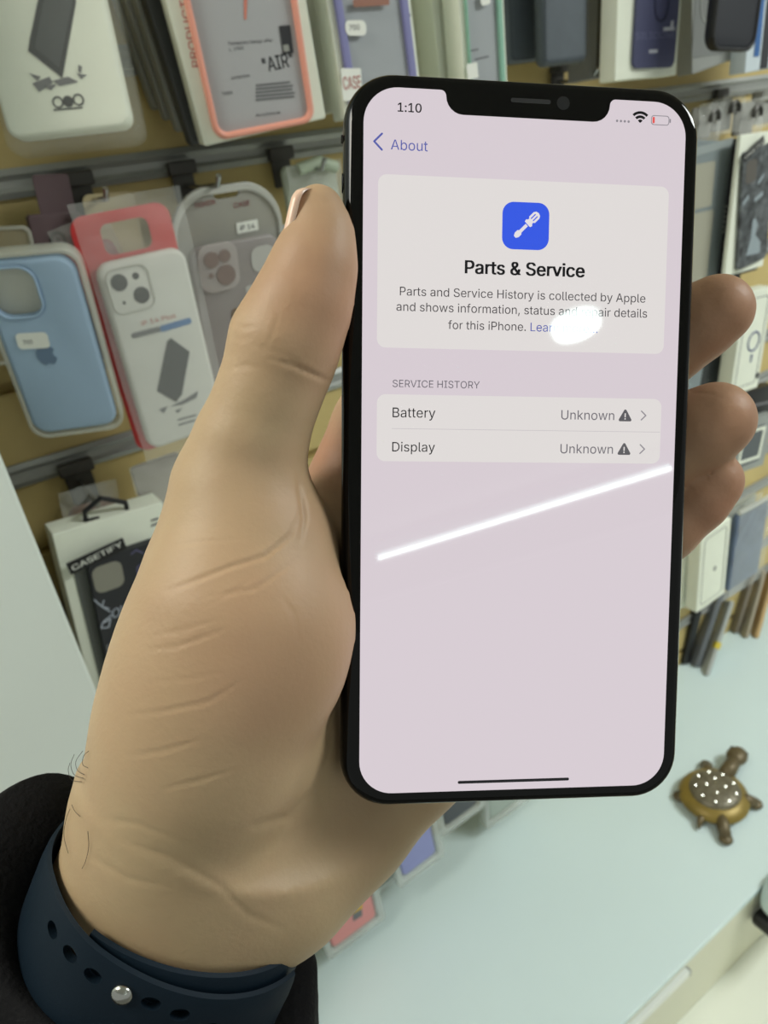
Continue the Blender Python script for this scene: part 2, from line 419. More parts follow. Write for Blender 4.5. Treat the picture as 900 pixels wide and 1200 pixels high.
# status bar
gs = []
for k, x in enumerate((723, 727.5, 732, 736.5)):
    c = scr(x, 141.8 + .3 * k); gs.append(shape([ell(.00026, .00026, c[0], c[1], 10)], Z1, Z2))
obj('signal_dots', merge(*gs), m_chev, screen)
c = scr(750, 144.5); gs = []
for r0, r1 in ((.0001, .00075), (.00105, .0016), (.0019, .00245)):
    gs.append(shape([arc(c[0], c[1], r1, 45, 135, 8) + arc(c[0], c[1], r0, 135, 45, 8)], Z1, Z2))
obj('wifi_icon', merge(*gs), m_txt, screen)
c = scr(773.5, 141.3)
obj('battery_icon', merge(shape([rrect(.0040, .0020, .0006, c[0], c[1]), rrect(.0037, .0017, .0005, c[0], c[1])], Z1, Z2), shape([rrect(.0003, .0008, .0001, c[0] + .0022, c[1])], Z1, Z2)), m_chev, screen)
obj('battery_charge', shape([rrect(.0005, .0013, .0002, c[0] - .00145, c[1])], Z1, Z2), m_redui, screen)
c = scr(622, 118.5)
obj('speaker_slot', shape([rrect(.0085, .0009, .0004, c[0], c[1])], 0, .00005), mat('speaker_mesh', (26, 26, 28), .6), phone)
c = scr(660, 121)
obj('front_camera', shape([ell(.0014, .0014, c[0], c[1])], 0, .00005), mat('lens_glass', (14, 16, 26), .05, coat=1), phone)
for (y0, y1) in ((.0545, .0585), (.036, .046), (.0215, .0315)):
    nm = 'mute_switch' if y0 > .05 else 'volume_button'
    obj(nm, xf(shape([rrect(y1 - y0, .0022, .001)], -.0004, .0003, .0002), np.array(Matrix.Translation((-BW / 2 + .0001, (y0 + y1) / 2, -.0042))) @ np.array(Matrix(((0, 0, -1, 0), (1, 0, 0, 0), (0, -1, 0, 0), (0, 0, 0, 1))))), m_frame, phone, SM)
obj('side_button', xf(shape([rrect(.016, .0022, .001)], -.0004, .0003, .0002), np.array(Matrix.Translation((BW / 2 - .0001, .035, -.0042))) @ np.array(Matrix(((0, 0, 1, 0), (1, 0, 0, 0), (0, 1, 0, 0), (0, 0, 0, 1))))), m_frame, phone, SM)
for sx, yy in ((1, -.0375), (1, .0655), (-1, -.0405), (-1, .0655)):
    obj('antenna_line', box(sx * BW / 2 - .0004, sx * BW / 2 + .00004, yy - .0004, yy + .0004, -.0052, -.0030), mat('antenna_plastic', (8, 8, 9), .5), phone)

# ------------------------------------------------------------------ hand (one continuous surface grown from a distance field, millimetres in camera axes)
def P(px, py, z): return np.array([(px - 450) / FPX * z, (py - 600) / FPX * z, z])
Ax = nrm((-.40, .89, .19))                       # forearm, from the wrist to the elbow
Ux = np.array([.90, .38, .12]); Ux = nrm(Ux - Ax * Ux.dot(Ax)); Vx = np.cross(Ax, Ux)
if Vx[2] > 0: Vx = -Vx                           # towards the camera (palm side)
C0 = P(221, 1022, 170)
def hand_mesh():
    h = 1.15
    lo = np.array([-112, -75, 118.]); hi = np.array([100, 158, 236.])
    ax = [np.arange(lo[i], hi[i], h) for i in range(3)]
    X, Y, Z = np.meshgrid(*[a.astype(np.float32) for a in ax], indexing='ij')
    BIG = np.float32(60)
    def sub(c0, c1, pad):
        s = []
        for i in range(3):
            a = max(0, int((min(c0[i], c1[i]) - pad - lo[i]) / h)); b = min(len(ax[i]), int((max(c0[i], c1[i]) + pad - lo[i]) / h) + 2)
            s.append(slice(a, b))
        return tuple(s)
    def smin(a, b, k):
        if k <= 0: return np.minimum(a, b)
        t = np.clip(.5 + .5 * (b - a) / k, 0, 1); return b + (a - b) * t - k * t * (1 - t)
    def new(): return np.full(X.shape, BIG, np.float32)
    def cone(F, a, b, ra, rb, k, zs=1.0):
        a = np.asarray(a, np.float32); b = np.asarray(b, np.float32); s = sub(a, b, max(ra, rb) + 26)
        x, y, z = X[s], Y[s], Z[s]; d = b - a; q = d * np.array([1, 1, zs]); L2 = float(q.dot(q)) + 1e-6
        t = np.clip(((x - a[0]) * q[0] + (y - a[1]) * q[1] + (z - a[2]) * zs * q[2]) / L2, 0, 1)
        dd = np.sqrt((x - a[0] - d[0] * t) ** 2 + (y - a[1] - d[1] * t) ** 2 + ((z - a[2] - d[2] * t) * zs) ** 2) - (ra + (rb - ra) * t)
        F[s] = smin(F[s], dd.astype(np.float32), k)
    def chain(F, nodes, k=3, zs=1.0):
        for (p, q) in zip(nodes[:-1], nodes[1:]): cone(F, P(*p[:3]), P(*q[:3]), p[3], q[3], k, zs)
    def ellp(F, c, axes, r, k):
        c = np.asarray(c); s = sub(c, c, max(r) + 26); x, y, z = X[s] - c[0], Y[s] - c[1], Z[s] - c[2]
        u = [(x * a[0] + y * a[1] + z * a[2]) / rr for a, rr in zip(axes, r)]
        k0 = np.sqrt(u[0] ** 2 + u[1] ** 2 + u[2] ** 2) + 1e-4
        k1 = np.sqrt((u[0] / r[0]) ** 2 + (u[1] / r[1]) ** 2 + (u[2] / r[2]) ** 2) + 1e-5
        F[s] = smin(F[s], (k0 * (k0 - 1) / k1).astype(np.float32), k)
    # palm and wrist
    pal = new()
    x, y, z = X - C0[0], Y - C0[1], Z - C0[2]
    s_ = x * Ax[0] + y * Ax[1] + z * Ax[2]; u_ = x * Ux[0] + y * Ux[1] + z * Ux[2]; v_ = x * Vx[0] + y * Vx[1] + z * Vx[2]
    sc = np.clip(s_, -18, 75); ru = 29.8 + .05 * np.clip(sc, 0, 80) ; rv = 22.6 + .05 * np.clip(sc, 0, 80)
    e = np.sqrt((u_ / ru) ** 2 + (v_ / rv) ** 2); d = (e - 1) * np.minimum(ru, rv) * .9
    d = np.maximum(d, np.abs(s_ - 28) - 46); pal = np.minimum(pal, d.astype(np.float32))
    chain(pal, [(296, 640, 156, 18), (277, 720, 153, 20.0), (256, 800, 154, 21.5), (238, 870, 157, 21.5), (216, 945, 164, 22.5)], 9)      # ball of the thumb
    ellp(pal, P(322, 755, 149), np.eye(3), (15, 17, 13), 9)
    chain(pal, [(255, 1005, 172, 21), (330, 1008, 176, 18), (408, 952, 183, 15.5), (485, 880, 188, 14), (560, 790, 192, 13)], 10)  # heel of the hand
    chain(pal, [(330, 900, 176, 17), (420, 780, 186, 14), (500, 690, 190, 13)], 10)
    chain(pal, [(330, 850, 172, 17), (370, 700, 180, 14), (425, 600, 184, 12.5)], 9)
    chain(pal, [(394, 600, 174, 8.5), (386, 655, 168, 10), (366, 715, 160, 12)], 6)
    out = pal.copy()
    # thumb
    th = new()
    chain(th, [(373, 249, 146, 5.5), (375, 275, 146, 6.3), (367, 312, 146.5, 8.5), (352, 360, 147, 10.0), (334, 402, 148, 11.2), (326, 432, 149, 10.6), (312, 470, 150, 10.6), (294, 520, 152, 11.8), (278, 570, 154, 13.4), (280, 640, 156, 16.5)], 2.5)
    ellp(th, P(372, 345, 146), (nrm((.2, -1, 0)), nrm((1, .2, 0)), np.array([0, 0, 1])), (16, 6.6, 7.5), 4)
    out = np.minimum(out, smin(pal, th, 7))
    # fingers
    for nodes in (
        [(405, 590, 184, 12.5), (440, 500, 180, 11), (500, 385, 174, 9.8), (560, 300, 171, 9), (622, 215, 165, 7.5)],
        [(480, 650, 188, 12.5), (560, 575, 186, 11), (660, 490, 182, 10.3), (780, 404, 178, 10), (815, 380, 174.5, 9.3), (840, 364, 172, 8.6)],
        [(505, 720, 190, 12.5), (580, 660, 188, 11), (670, 600, 184, 10.6), (775, 530, 178.5, 10.8), (815, 507, 175, 10.2), (838, 493, 173, 9.4)],
        [(548, 800, 192, 11.5), (610, 745, 190, 10), (690, 688, 187, 9.6), (775, 615, 182, 9.4), (812, 583, 180, 8.8), (831, 564, 178.5, 8.2)]):
        f = new(); chain(f, nodes, 2.0)
        out = np.minimum(out, smin(pal, f, 6))
    # the flesh gives way to the phone
    q = np.stack([X - Tp[0] * 1000, Y - Tp[1] * 1000, Z - Tp[2] * 1000], 0)
    lx, ly, lz = [sum(Rp[i, k] * q[i] for i in range(3)) for k in range(3)]
    rr = 10.
    dx = np.abs(lx) - (BW * 500 - rr); dy = np.abs(ly) - (BH * 500 - rr)
    d2 = np.sqrt(np.maximum(dx, 0) ** 2 + np.maximum(dy, 0) ** 2) + np.minimum(np.maximum(dx, dy), 0) - rr
    ez = np.abs(lz + 4.2) - 4.2; r2 = 2.6
    w1, w2 = d2 + r2, ez + r2
    ph = np.sqrt(np.maximum(w1, 0) ** 2 + np.maximum(w2, 0) ** 2) + np.minimum(np.maximum(w1, w2), 0) - r2
    out = -smin(-out, ph - .15, 1.5)
    # naive surface nets
    F = out; ins = F < 0; nx, ny, nz = F.shape
    acc = np.zeros((nx, ny, nz, 3), np.float32); cnt = np.zeros((nx, ny, nz), np.float32)
    edges = []
    idx = np.stack(np.meshgrid(np.arange(nx), np.arange(ny), np.arange(nz), indexing='ij'), -1)
    for a in range(3):
        sl0 = [slice(None)] * 3; sl1 = [slice(None)] * 3; sl0[a] = slice(0, -1); sl1[a] = slice(1, None)
        cr = ins[tuple(sl0)] != ins[tuple(sl1)]; ijk = np.argwhere(cr)
        f0 = F[tuple(ijk.T)]; j = ijk.copy(); j[:, a] += 1; f1 = F[tuple(j.T)]
        pos = ijk.astype(np.float32); pos[:, a] += f0 / (f0 - f1)
        b, c = (a + 1) % 3, (a + 2) % 3
        quad = []
        for db, dc in ((0, 0), (-1, 0), (-1, -1), (0, -1)):
            cell = ijk.copy(); cell[:, b] += db; cell[:, c] += dc; quad.append(cell)
            ok = (cell >= 0).all(1)
            np.add.at(acc, tuple(cell[ok].T), pos[ok]); np.add.at(cnt, tuple(cell[ok].T), 1)
        edges.append((quad, f0 < 0))
    used = cnt > 0; vid = -np.ones(F.shape, int); vid[used] = np.arange(used.sum())
    V = acc[used] / cnt[used][:, None] * h + lo
    faces = []
    for quad, neg in edges:
        q = np.stack([vid[tuple(np.maximum(c_, 0).T)] for c_ in quad], 1)
        ok = (q >= 0).all(1) & np.all([(c_ >= 0).all(1) for c_ in quad], 0)
        q[~neg] = q[~neg][:, ::-1]; faces.append(q[ok])
    Fc = np.concatenate(faces)
    # relax
    E = np.concatenate([Fc[:, [0, 1]], Fc[:, [1, 2]], Fc[:, [2, 3]], Fc[:, [3, 0]]]); E = np.unique(np.sort(E, 1), axis=0)
    for it in range(8):
        sm = np.zeros_like(V); dg = np.zeros(len(V))
        for k in range(3):
            sm[:, k] = np.bincount(E[:, 0], V[E[:, 1], k], len(V)) + np.bincount(E[:, 1], V[E[:, 0], k], len(V))
        dg = np.bincount(E[:, 0], minlength=len(V)) + np.bincount(E[:, 1], minlength=len(V))
        L = sm / np.maximum(dg, 1)[:, None] - V
        V = V + L * (.55 if it % 2 == 0 else -.50)
    return V, Fc
HV, HF = hand_mesh()
# one level of subdivision, then press the creases in
me = bpy.data.meshes.new('t'); me.from_pydata(HV.tolist(), [], HF.tolist()); to = bpy.data.objects.new('t', me); COL.objects.link(to)
sb = to.modifiers.new('s', 'SUBSURF'); sb.levels = 1
HV, HF2 = eval_geo(to); bpy.data.objects.remove(to); bpy.data.meshes.remove(me)
me = bpy.data.meshes.new('t'); me.from_pydata(HV.tolist(), [], HF2); me.update()
HN = np.zeros(len(HV) * 3); me.vertices.foreach_get('normal', HN); HN = HN.reshape(-1, 3); bpy.data.meshes.remove(me)
def crease(pts, depth, wid):
    """press a line given over the photographed side of the hand"""
    global HV
    pp = np.array([450 + FPX * HV[:, 0] / HV[:, 2], 600 + FPX * HV[:, 1] / HV[:, 2]]).T
    vis = HN[:, 2] < .25
    dmin = np.full(len(HV), 1e9); tt = np.zeros(len(HV)); n = len(pts) - 1
    for i in range(n):
        a, b = np.array(pts[i], float), np.array(pts[i + 1], float); d = b - a
        t = np.clip(((pp - a) @ d) / d.dot(d), 0, 1); dd = np.linalg.norm(pp - a - t[:, None] * d, axis=1)
        u = dd < dmin; dmin[u] = dd[u]; tt[u] = (i + t[u]) / n
    w = np.exp(-(dmin / wid) ** 2) - .18 * np.exp(-((dmin - 2.2 * wid) / (1.6 * wid)) ** 2)
    w = w * np.sin(np.pi * np.clip(tt, .04, .96)) ** .6 * vis * (HV[:, 2] < 186)
    HV = HV - HN * (w * depth * .55)[:, None]
for c_ in (
    ([(318, 421), (345, 428), (370, 440), (384, 446)], .7, 3.2), ([(300, 405), (330, 415), (352, 424)], .25, 3), ([(268, 432), (290, 428), (312, 432)], .2, 3),
    ([(322, 352), (325, 372), (320, 392), (308, 408)], .22, 1.8), ([(276, 380), (286, 384), (300, 382)], .3, 2),
    ([(270, 395), (284, 398), (296, 396)], .2, 2),
    ([(349, 560), (354, 585), (357, 606), (352, 632)], 1.0, 3.2), ([(352, 600), (340, 628), (310, 652), (270, 664), (220, 684), (196, 692)], .55, 2.6), ([(300, 672), (280, 690), (240, 712)], .2, 2),
     ([(180, 745), (215, 738), (250, 728)], .25, 2), ([(172, 762), (210, 757), (262, 738)], .35, 2),
    ([(200, 640), (240, 634), (290, 632)], .2, 2), ([(150, 838), (190, 834), (245, 822), (280, 800)], .4, 2.2), ([(178, 800), (220, 796), (262, 788)], .2, 2),
    ([(148, 886), (190, 880), (232, 868)], .35, 2.2), ([(190, 924), (230, 916), (275, 902)], .25, 2.4), ([(240, 700), (300, 690), (350, 655)], .25, 2.5),
    ([(300, 968), (340, 958), (368, 928), (388, 880), (386, 850)], .9, 6), ([(140, 985), (200, 1005), (260, 1040), (290, 1072), (330, 1088)], .4, 4.5),
    ([(100, 1000), (150, 1030), (200, 1040)], .25, 4), ([(385, 850), (392, 830)], .4, 3),
    ([(120, 960), (160, 965), (220, 990)], .25, 4), ([(330, 700), (345, 720), (350, 750)], .2, 3),
    ([(808, 460), (835, 462), (858, 472)], .15, 2)):
    crease(*c_)
def skin_material():
    mt = mat('skin', (197, 148, 112), .5, spec=.35, sss=.07); nt = mt.node_tree; b = nt.nodes['Principled BSDF']
    tc = nt.nodes.new('ShaderNodeTexCoord')
    def noise(sc, det):
        n = nt.nodes.new('ShaderNodeTexNoise'); n.inputs['Scale'].default_value = sc; n.inputs['Detail'].default_value = det
        nt.links.new(tc.outputs['Object'], n.inputs['Vector']); return n
    n1 = noise(38, 3); r = nt.nodes.new('ShaderNodeValToRGB')
    r.color_ramp.elements[0].position = .35; r.color_ramp.elements[0].color = (*lin((184, 160, 126)), 1)
    r.color_ramp.elements[1].position = .68; r.color_ramp.elements[1].color = (*lin((178, 151, 120)), 1)
    nt.links.new(n1.outputs['Fac'], r.inputs['Fac'])
    # redder flesh in the finger tips (painted weight of the flesh itself)
    at = nt.nodes.new('ShaderNodeAttribute'); at.attribute_name = 'blush'
    mx = nt.nodes.new('ShaderNodeMix'); mx.data_type = 'RGBA'; mx.inputs[7].default_value = (*lin((176, 122, 98)), 1)
    nt.links.new(at.outputs['Fac'], mx.inputs[0]); nt.links.new(r.outputs['Color'], mx.inputs[6]); nt.links.new(mx.outputs[2], b.inputs['Base Color'])
    n2 = noise(900, 2); n3 = noise(260, 3)
    ma = nt.nodes.new('ShaderNodeMath'); ma.operation = 'ADD'; nt.links.new(n2.outputs['Fac'], ma.inputs[0]); nt.links.new(n3.outputs['Fac'], ma.inputs[1])
    bp = nt.nodes.new('ShaderNodeBump'); bp.inputs['Strength'].default_value = .15; bp.inputs['Distance'].default_value = .0004
    nt.links.new(ma.outputs[0], bp.inputs['Height']); nt.links.new(bp.outputs['Normal'], b.inputs['Normal'])
    return mt
m_skin = skin_material()
person = thing('person', 'person reaching in from the lower left, bare left hand gripping the phone, dark sleeve', 'person', BM(np.block([[np.eye(3), c2w(C0 / 1000)[:, None]], [np.zeros((1, 3)), np.ones((1, 1))]])))
PO = c2w(C0 / 1000)
def hw(V): return (np.asarray(V) / 1000) @ RWC.T + CAM - PO           # camera millimetres -> person's local metres
hand = obj('hand', (hw(HV), HF2), m_skin, person, True)
bl = np.zeros(len(HV))
for (q, r, a) in ((P(385, 350, 142), 17, .6), (P(345, 760, 138), 26, .4), (P(845, 375, 172), 22, .75), (P(845, 500, 172), 22, .7), (P(835, 590, 180), 22, .9), (P(395, 540, 178), 14, .8), (P(345, 610, 150), 14, .35)):
    bl = np.maximum(bl, a * np.exp(-(np.linalg.norm(HV - q, axis=1) / r) ** 2))
atr = hand.data.attributes.new('blush', 'FLOAT', 'POINT'); atr.data.foreach_set('value', bl.astype(np.float32))
# nails: curved plates bedded on the finger ends
m_nail = mat('nail', (232, 196, 174), .25, spec=.5, sss=.1)
def nail(c, along, out, ln, wd, curv):
    along = nrm(along); out = nrm(out - along * np.dot(out, along)); side = np.cross(along, out)
    V = []; F = []; n, k = 12, 10
    for lay in (0, 1):
        for i in range(n + 1):
            s = -1 + 2 * i / n
            ww = wd * (1 - .25 * max(0, -s) ** 3) * math.sqrt(max(0.02, 1 - max(0, abs(s) - .55) ** 2 / .30))
            for j in range(k + 1):
                t = -1 + 2 * j / k; ang = t * 1.05
                V.append(c + along * (s * ln) + side * (ww * math.sin(ang) / math.sin(1.05)) + out * (curv * (math.cos(ang) - 1) - .25 * s * s * (1.2 if s > 0 else .8) - (2.4 if lay else 0)))
    st = (n + 1) * (k + 1)
    for i in range(n):
        for j in range(k):
            q = [i * (k + 1) + j, i * (k + 1) + j + 1, (i + 1) * (k + 1) + j + 1, (i + 1) * (k + 1) + j]
            F.append(q); F.append([v + st for v in q][::-1])
    rim = [j for j in range(k + 1)] + [i * (k + 1) + k for i in range(1, n + 1)] + [n * (k + 1) + j for j in range(k - 1, -1, -1)] + [i * (k + 1) for i in range(n - 1, 0, -1)]
    for a, b in zip(rim, rim[1:] + rim[:1]): F.append([b, a, a + st, b + st])
    return (hw(np.array(V)), F)
obj('nail', nail(P(344.5, 264, 147.0), P(350, 226, 146) - P(333, 302, 147.5), np.array([-1, -.1, .6]), 6.6, 5.0, 4.4), m_nail, person, True)
for tip, prev, r, ln in (((840, 364, 172), (780, 404, 178), 8.6, 5.5), ((838, 493, 173), (775, 530, 178.5), 9.4, 5.8), ((831, 564, 178.5), (775, 615, 182), 8.2, 5), ((622, 215, 165), (560, 300, 171), 7.5, 5)):
    a = nrm(P(*tip) - P(*prev)); o2 = nrm(np.array([.25, -.2, 1.]) - a * np.dot(a, np.array([.25, -.2, 1.])))
    obj('nail', nail(P(*tip) + o2 * (r + .1) - a * 1.5, a, o2, ln, 5.0, 3.8), m_nail, person, True)
# a few stray hairs by the wrist
HPX = np.array([450 + FPX * HV[:, 0] / HV[:, 2], 600 + FPX * HV[:, 1] / HV[:, 2]]).T
def handz(px, py, r=4.):
    d = np.hypot(HPX[:, 0] - px, HPX[:, 1] - py); k = d < r
    return HV[k, 2].min() if k.any() else None
def smooth_line(pts, n=5):
    pts = [np.array(p, float) for p in pts]; pp = [2 * pts[0] - pts[1]] + pts + [2 * pts[-1] - pts[-2]]; out = []
    for i in range(1, len(pp) - 2):
        for k in range(n):
            t = k / n; a, b, c, d = pp[i - 1:i + 3]
            out.append(.5 * (2 * b + (c - a) * t + (2 * a - 5 * b + 4 * c - d) * t * t + (3 * b - a - 3 * c + d) * t ** 3))
    return out + [pts[-1]]
hs = []
for pts in ([(98, 912), (87, 908), (83, 896), (87, 884)], [(99, 908), (91, 903), (89, 892), (97, 880)], [(96, 916), (84, 914), (80, 903), (82, 894)], [(103, 900), (97, 896), (98, 886), (104, 880)],
            [(82, 948), (77, 962), (75, 980), (80, 1000)], [(103, 974), (104, 992), (100, 1010), (96, 1018)], [(84, 943), (88, 951), (94, 957)]):
    z0 = handz(pts[0][0] + 4, pts[0][1], 8) or 158.; line = []
    for p in smooth_line(pts):
        zz = handz(*p); line.append(P(p[0], p[1], (zz - .15) if zz else z0)); z0 = line[-1][2]
    hs.append(tube(line, .055, 5))
hg = merge(*hs); obj('arm_hair', (hw(hg[0]), hg[1]), mat('dark_hair', (40, 30, 26), .5), person, True)

# ------------------------------------------------------------------ watch strap and sleeve
m_strap = mat('navy_rubber', (12, 27, 39), .6, spec=.18, bump=.05, bscale=1500)
m_strap_edge = m_strap
MW = np.eye(4); MW[:3, 0] = RWC @ Ux; MW[:3, 1] = RWC @ Vx; MW[:3, 2] = RWC @ np.cross(Ux, Vx); MW[:3, 3] = PO
sgn = 1.0 if np.dot(np.cross(Ux, Vx), Ax) > 0 else -1.0
watch = thing('watch', 'dark blue rubber watch strap with punched holes around the wrist', 'watch', BM(MW))
RU, RV = 31.0, 24.2
def band(a0, a1, w0, w1, off_, thick, n=72, shift=lambda t: 0., rounded=None):
    """arc of strap: angle in degrees in the wrist section, s along the forearm (mm)"""
    V = []; F = []
    prof = []
    for k in range(9):
        a = math.radians(-90 + 180 * k / 8); prof.append((1 - .06 + .06 * math.sin(math.pi / 2 * math.cos(a)) if False else 1, 0))
    m_ = 14
    for i in range(n + 1):
        t = i / n; th = math.radians(a0 + (a1 - a0) * t); c, s = math.cos(th), math.sin(th)
        nn = nrm((c / RU, s / RV, 0)); base = np.array([RU * c, RV * s, 0])
        sc = (w0 + w1) / 2 + shift(t); off = off_(t) if callable(off_) else off_; hwid = (w1 - w0) / 2
        if rounded and t > 1 - rounded: hwid *= math.sqrt(max(.03, 1 - ((t - 1 + rounded) / rounded) ** 2))
        for k in range(m_):
            a = 2 * math.pi * k / m_; ex = 5
            cs, sn = math.cos(a), math.sin(a)
            e1 = math.copysign(abs(cs) ** (2 / ex), cs); e2 = math.copysign(abs(sn) ** (2 / ex), sn)
            p = base + nn * (off + thick / 2 + thick / 2 * e2 - .5 * abs(e1) ** 4 * (e2 > 0)) + np.array([0, 0, sgn * (sc + hwid * e1)])
            V.append(p)
    for i in range(n):
        for k in range(m_): F.append([i * m_ + k, i * m_ + (k + 1) % m_, (i + 1) * m_ + (k + 1) % m_, (i + 1) * m_ + k])
    F.append(list(range(m_))[::-1]); F.append([n * m_ + k for k in range(m_)])
    return (np.array(V) / 1000, F)
def fixn(g):
    bm = bmesh.new(); me = bpy.data.meshes.new('t'); me.from_pydata(g[0].tolist(), [], g[1]); bm.from_mesh(me)
    bmesh.ops.recalc_face_normals(bm, faces=bm.faces); bm.to_mesh(me); bm.free(); g = mesh_geo(me); bpy.data.meshes.remove(me); return g
def strap_pt(px, py):
    """angle and s of the strap's outer face where a pixel's ray meets it"""
    d = np.array([(px - 450) / FPX, (py - 600) / FPX, 1.]); best = None
    ru, rv = RU + 4.4, RV + 4.4
    o = -C0; ou, ov = o.dot(Ux), o.dot(Vx); du, dv = d.dot(Ux), d.dot(Vx)
    A_ = (du / ru) ** 2 + (dv / rv) ** 2; B_ = 2 * (ou * du / ru ** 2 + ov * dv / rv ** 2); C_ = (ou / ru) ** 2 + (ov / rv) ** 2 - 1
    D_ = B_ * B_ - 4 * A_ * C_
    if D_ < 0: return None
    t = (-B_ - math.sqrt(D_)) / (2 * A_); p = d * t - C0
    return math.degrees(math.atan2(p.dot(Vx) / rv, p.dot(Ux) / ru)), p.dot(Ax)
sstep = lambda t, a, b: (lambda u: u * u * (3 - 2 * u))(min(1, max(0, (t - a) / (b - a))))
under = fixn(band(-75, 118, 0.8, 24, .3, 2.0, n=90))
over = fixn(band(285, 27, .6, 27, lambda t: .3 + 2.2 * sstep(t, .52, .68), 2.0, n=110, shift=lambda t: 3.8 * sstep(t, .60, .92)))
holes = []
for (x, y) in ((53, 1091), (78, 1118), (107, 1143), (177, 1177), (212, 1190), (248, 1205)):
    q = strap_pt(x, y)
    if q is None: continue
    th = math.radians(q[0]); c, s = math.cos(th), math.sin(th); nn = nrm((c / RU, s / RV, 0)); b0 = np.array([RU * c, RV * s, sgn * q[1]]); tg = np.cross(nn, (0, 0, 1.))
    lp = []
    V = []; n = 20
    for dd in (1.2, 7):
        for k in range(n): V.append((b0 + nn * dd + tg * 2.1 * math.cos(2 * math.pi * k / n) + np.array([0, 0, 1.5 * math.sin(2 * math.pi * k / n)])) / 1000)
    F = [[k, (k + 1) % n, n + (k + 1) % n, n + k] for k in range(n)] + [list(range(n))[::-1], [n + k for k in range(n)]]
    holes.append(fixn((np.array(V), F)))
def boolean(g, cut):
    ob = []
    for q in (g, cut):
        me = bpy.data.meshes.new('t'); me.from_pydata(np.asarray(q[0]).tolist(), [], q[1]); o = bpy.data.objects.new('t', me); COL.objects.link(o); ob.append(o)
    md = ob[0].modifiers.new('b', 'BOOLEAN'); md.operation = 'DIFFERENCE'; md.solver = 'EXACT'; md.object = ob[1]
    r = eval_geo(ob[0])
    for o in ob: me = o.data; bpy.data.objects.remove(o); bpy.data.meshes.remove(me)
    return r
if holes: over = boolean(over, merge(*holes))
obj('strap', under, m_strap, watch, SM)
obj('strap_end', over, m_strap, watch, SM)
q = strap_pt(143, 1164); th = math.radians(q[0]); c, s = math.cos(th), math.sin(th); nn = nrm((c / RU, s / RV, 0))
pin = ellipsoid((0, 0, 0), (2.3, 2.3, 1.3), 20, 10)
zq = Vector(nn.tolist()).to_track_quat('Z', 'Y').to_matrix().to_4x4()
pc = (np.array([RU * c, RV * s, sgn * q[1]]) + nn * 4.7) / 1000
pin = mv(xf((pin[0] / 1000, pin[1]), zq), *pc)
pn = obj('pin', pin, mat('steel_pin', (190, 190, 186), .22, metal=1), watch, True); pn['label'] = 'round steel stud'
m_cloth = mat('black_fleece', (13, 13, 16), .85, spec=.2, bump=.5, bscale=700, var=.2, vscale=120)
def sleeve():
    V = []; F = []; n = 96; rows = []
    prof = [(29, -3.0, .0), (25, -2.0, .3), (23, .5, .6), (22, 3.0, 1), (23, 5, 1), (27, 6.5, 1), (34, 7.5, 1), (44, 9, 1), (58, 9, 1), (75, 10, 1), (95, 11, 1), (130, 13, 1.4), (170, 15, 1.2), (215, 17, 1.6), (260, 18, 1.2), (262, -20, 0)]
    for j, (s, off, f) in enumerate(prof):
        for i in range(n):
            th = 2 * math.pi * i / n; c, sn = math.cos(th), math.sin(th)
            # folds that bunch up on the back of the wrist
            bulge = 15 * math.exp(-((math.degrees(math.atan2(math.sin(th - math.radians(200)), math.cos(th - math.radians(200))))) / 40) ** 2)
            lift = -17 * math.exp(-((math.degrees(math.atan2(math.sin(th - math.radians(205)), math.cos(th - math.radians(205))))) / 42) ** 2)
            fold = 1.1 * math.sin(5 * th + s * .21) + .8 * math.sin(9 * th - s * .33)
            ru, rv = RU + 2 + off + f * fold + bulge * f + 6 * f * max(0, c) ** 2, RV + 2 + off + f * fold + bulge * f
            V.append((ru * c, rv * sn, sgn * (s + lift * math.exp(-max(0, s - 22) / 25) + 1.2 * math.sin(3 * th))))
    for j in range(len(prof) - 1):
        for i in range(n): F.append([j * n + i, j * n + (i + 1) % n, (j + 1) * n + (i + 1) % n, (j + 1) * n + i])
    return fixn((np.array(V) / 1000, F))
sl = sleeve(); 
slo = obj('sleeve', (xf((sl[0], sl[1]), MW)[0] - PO, sl[1]), m_cloth, person, True)


# ------------------------------------------------------------------ lamps (seen as reflections in the phone's glass)
m_tube = mat('lamp_tube_glow', (255, 255, 250), .4, emit=(236, 255, 246), es=36)
m_disc = mat('downlight_glow', (255, 255, 250), .4, emit=(236, 255, 250), es=22)
lamp = thing('tube_lamp', 'long white ceiling tube lamp that draws the bright line across the phone screen', 'lamp', Matrix.Translation((-.50, -3.25, 2.75)))
obj('tube', tube([(-.78, 0, 0), (.78, 0, 0)], .0062, 12), m_tube, lamp, SM)
obj('lamp_housing', merge(box(-.80, .80, -.03, .03, .02, .1), box(-.80, -.78, -.014, .014, -.014, .02), box(.78, .80, -.014, .014, -.014, .02)), m_white, lamp)
dl = thing('downlight', 'small round ceiling downlight mirrored as a bright oval on the phone screen', 'lamp', Matrix.Translation((.092, -1.614, 2.75)))
obj('diffuser', ringstack([(.012, -.006), (.0, -.002), (.0, .006)], .132, .165, .066, 14), m_disc, dl, SM)
obj('lamp_housing', ringstack([(.0, .006), (-.012, .012), (-.012, .1)], .132, .165, .066, 14), m_white, dl, SM)

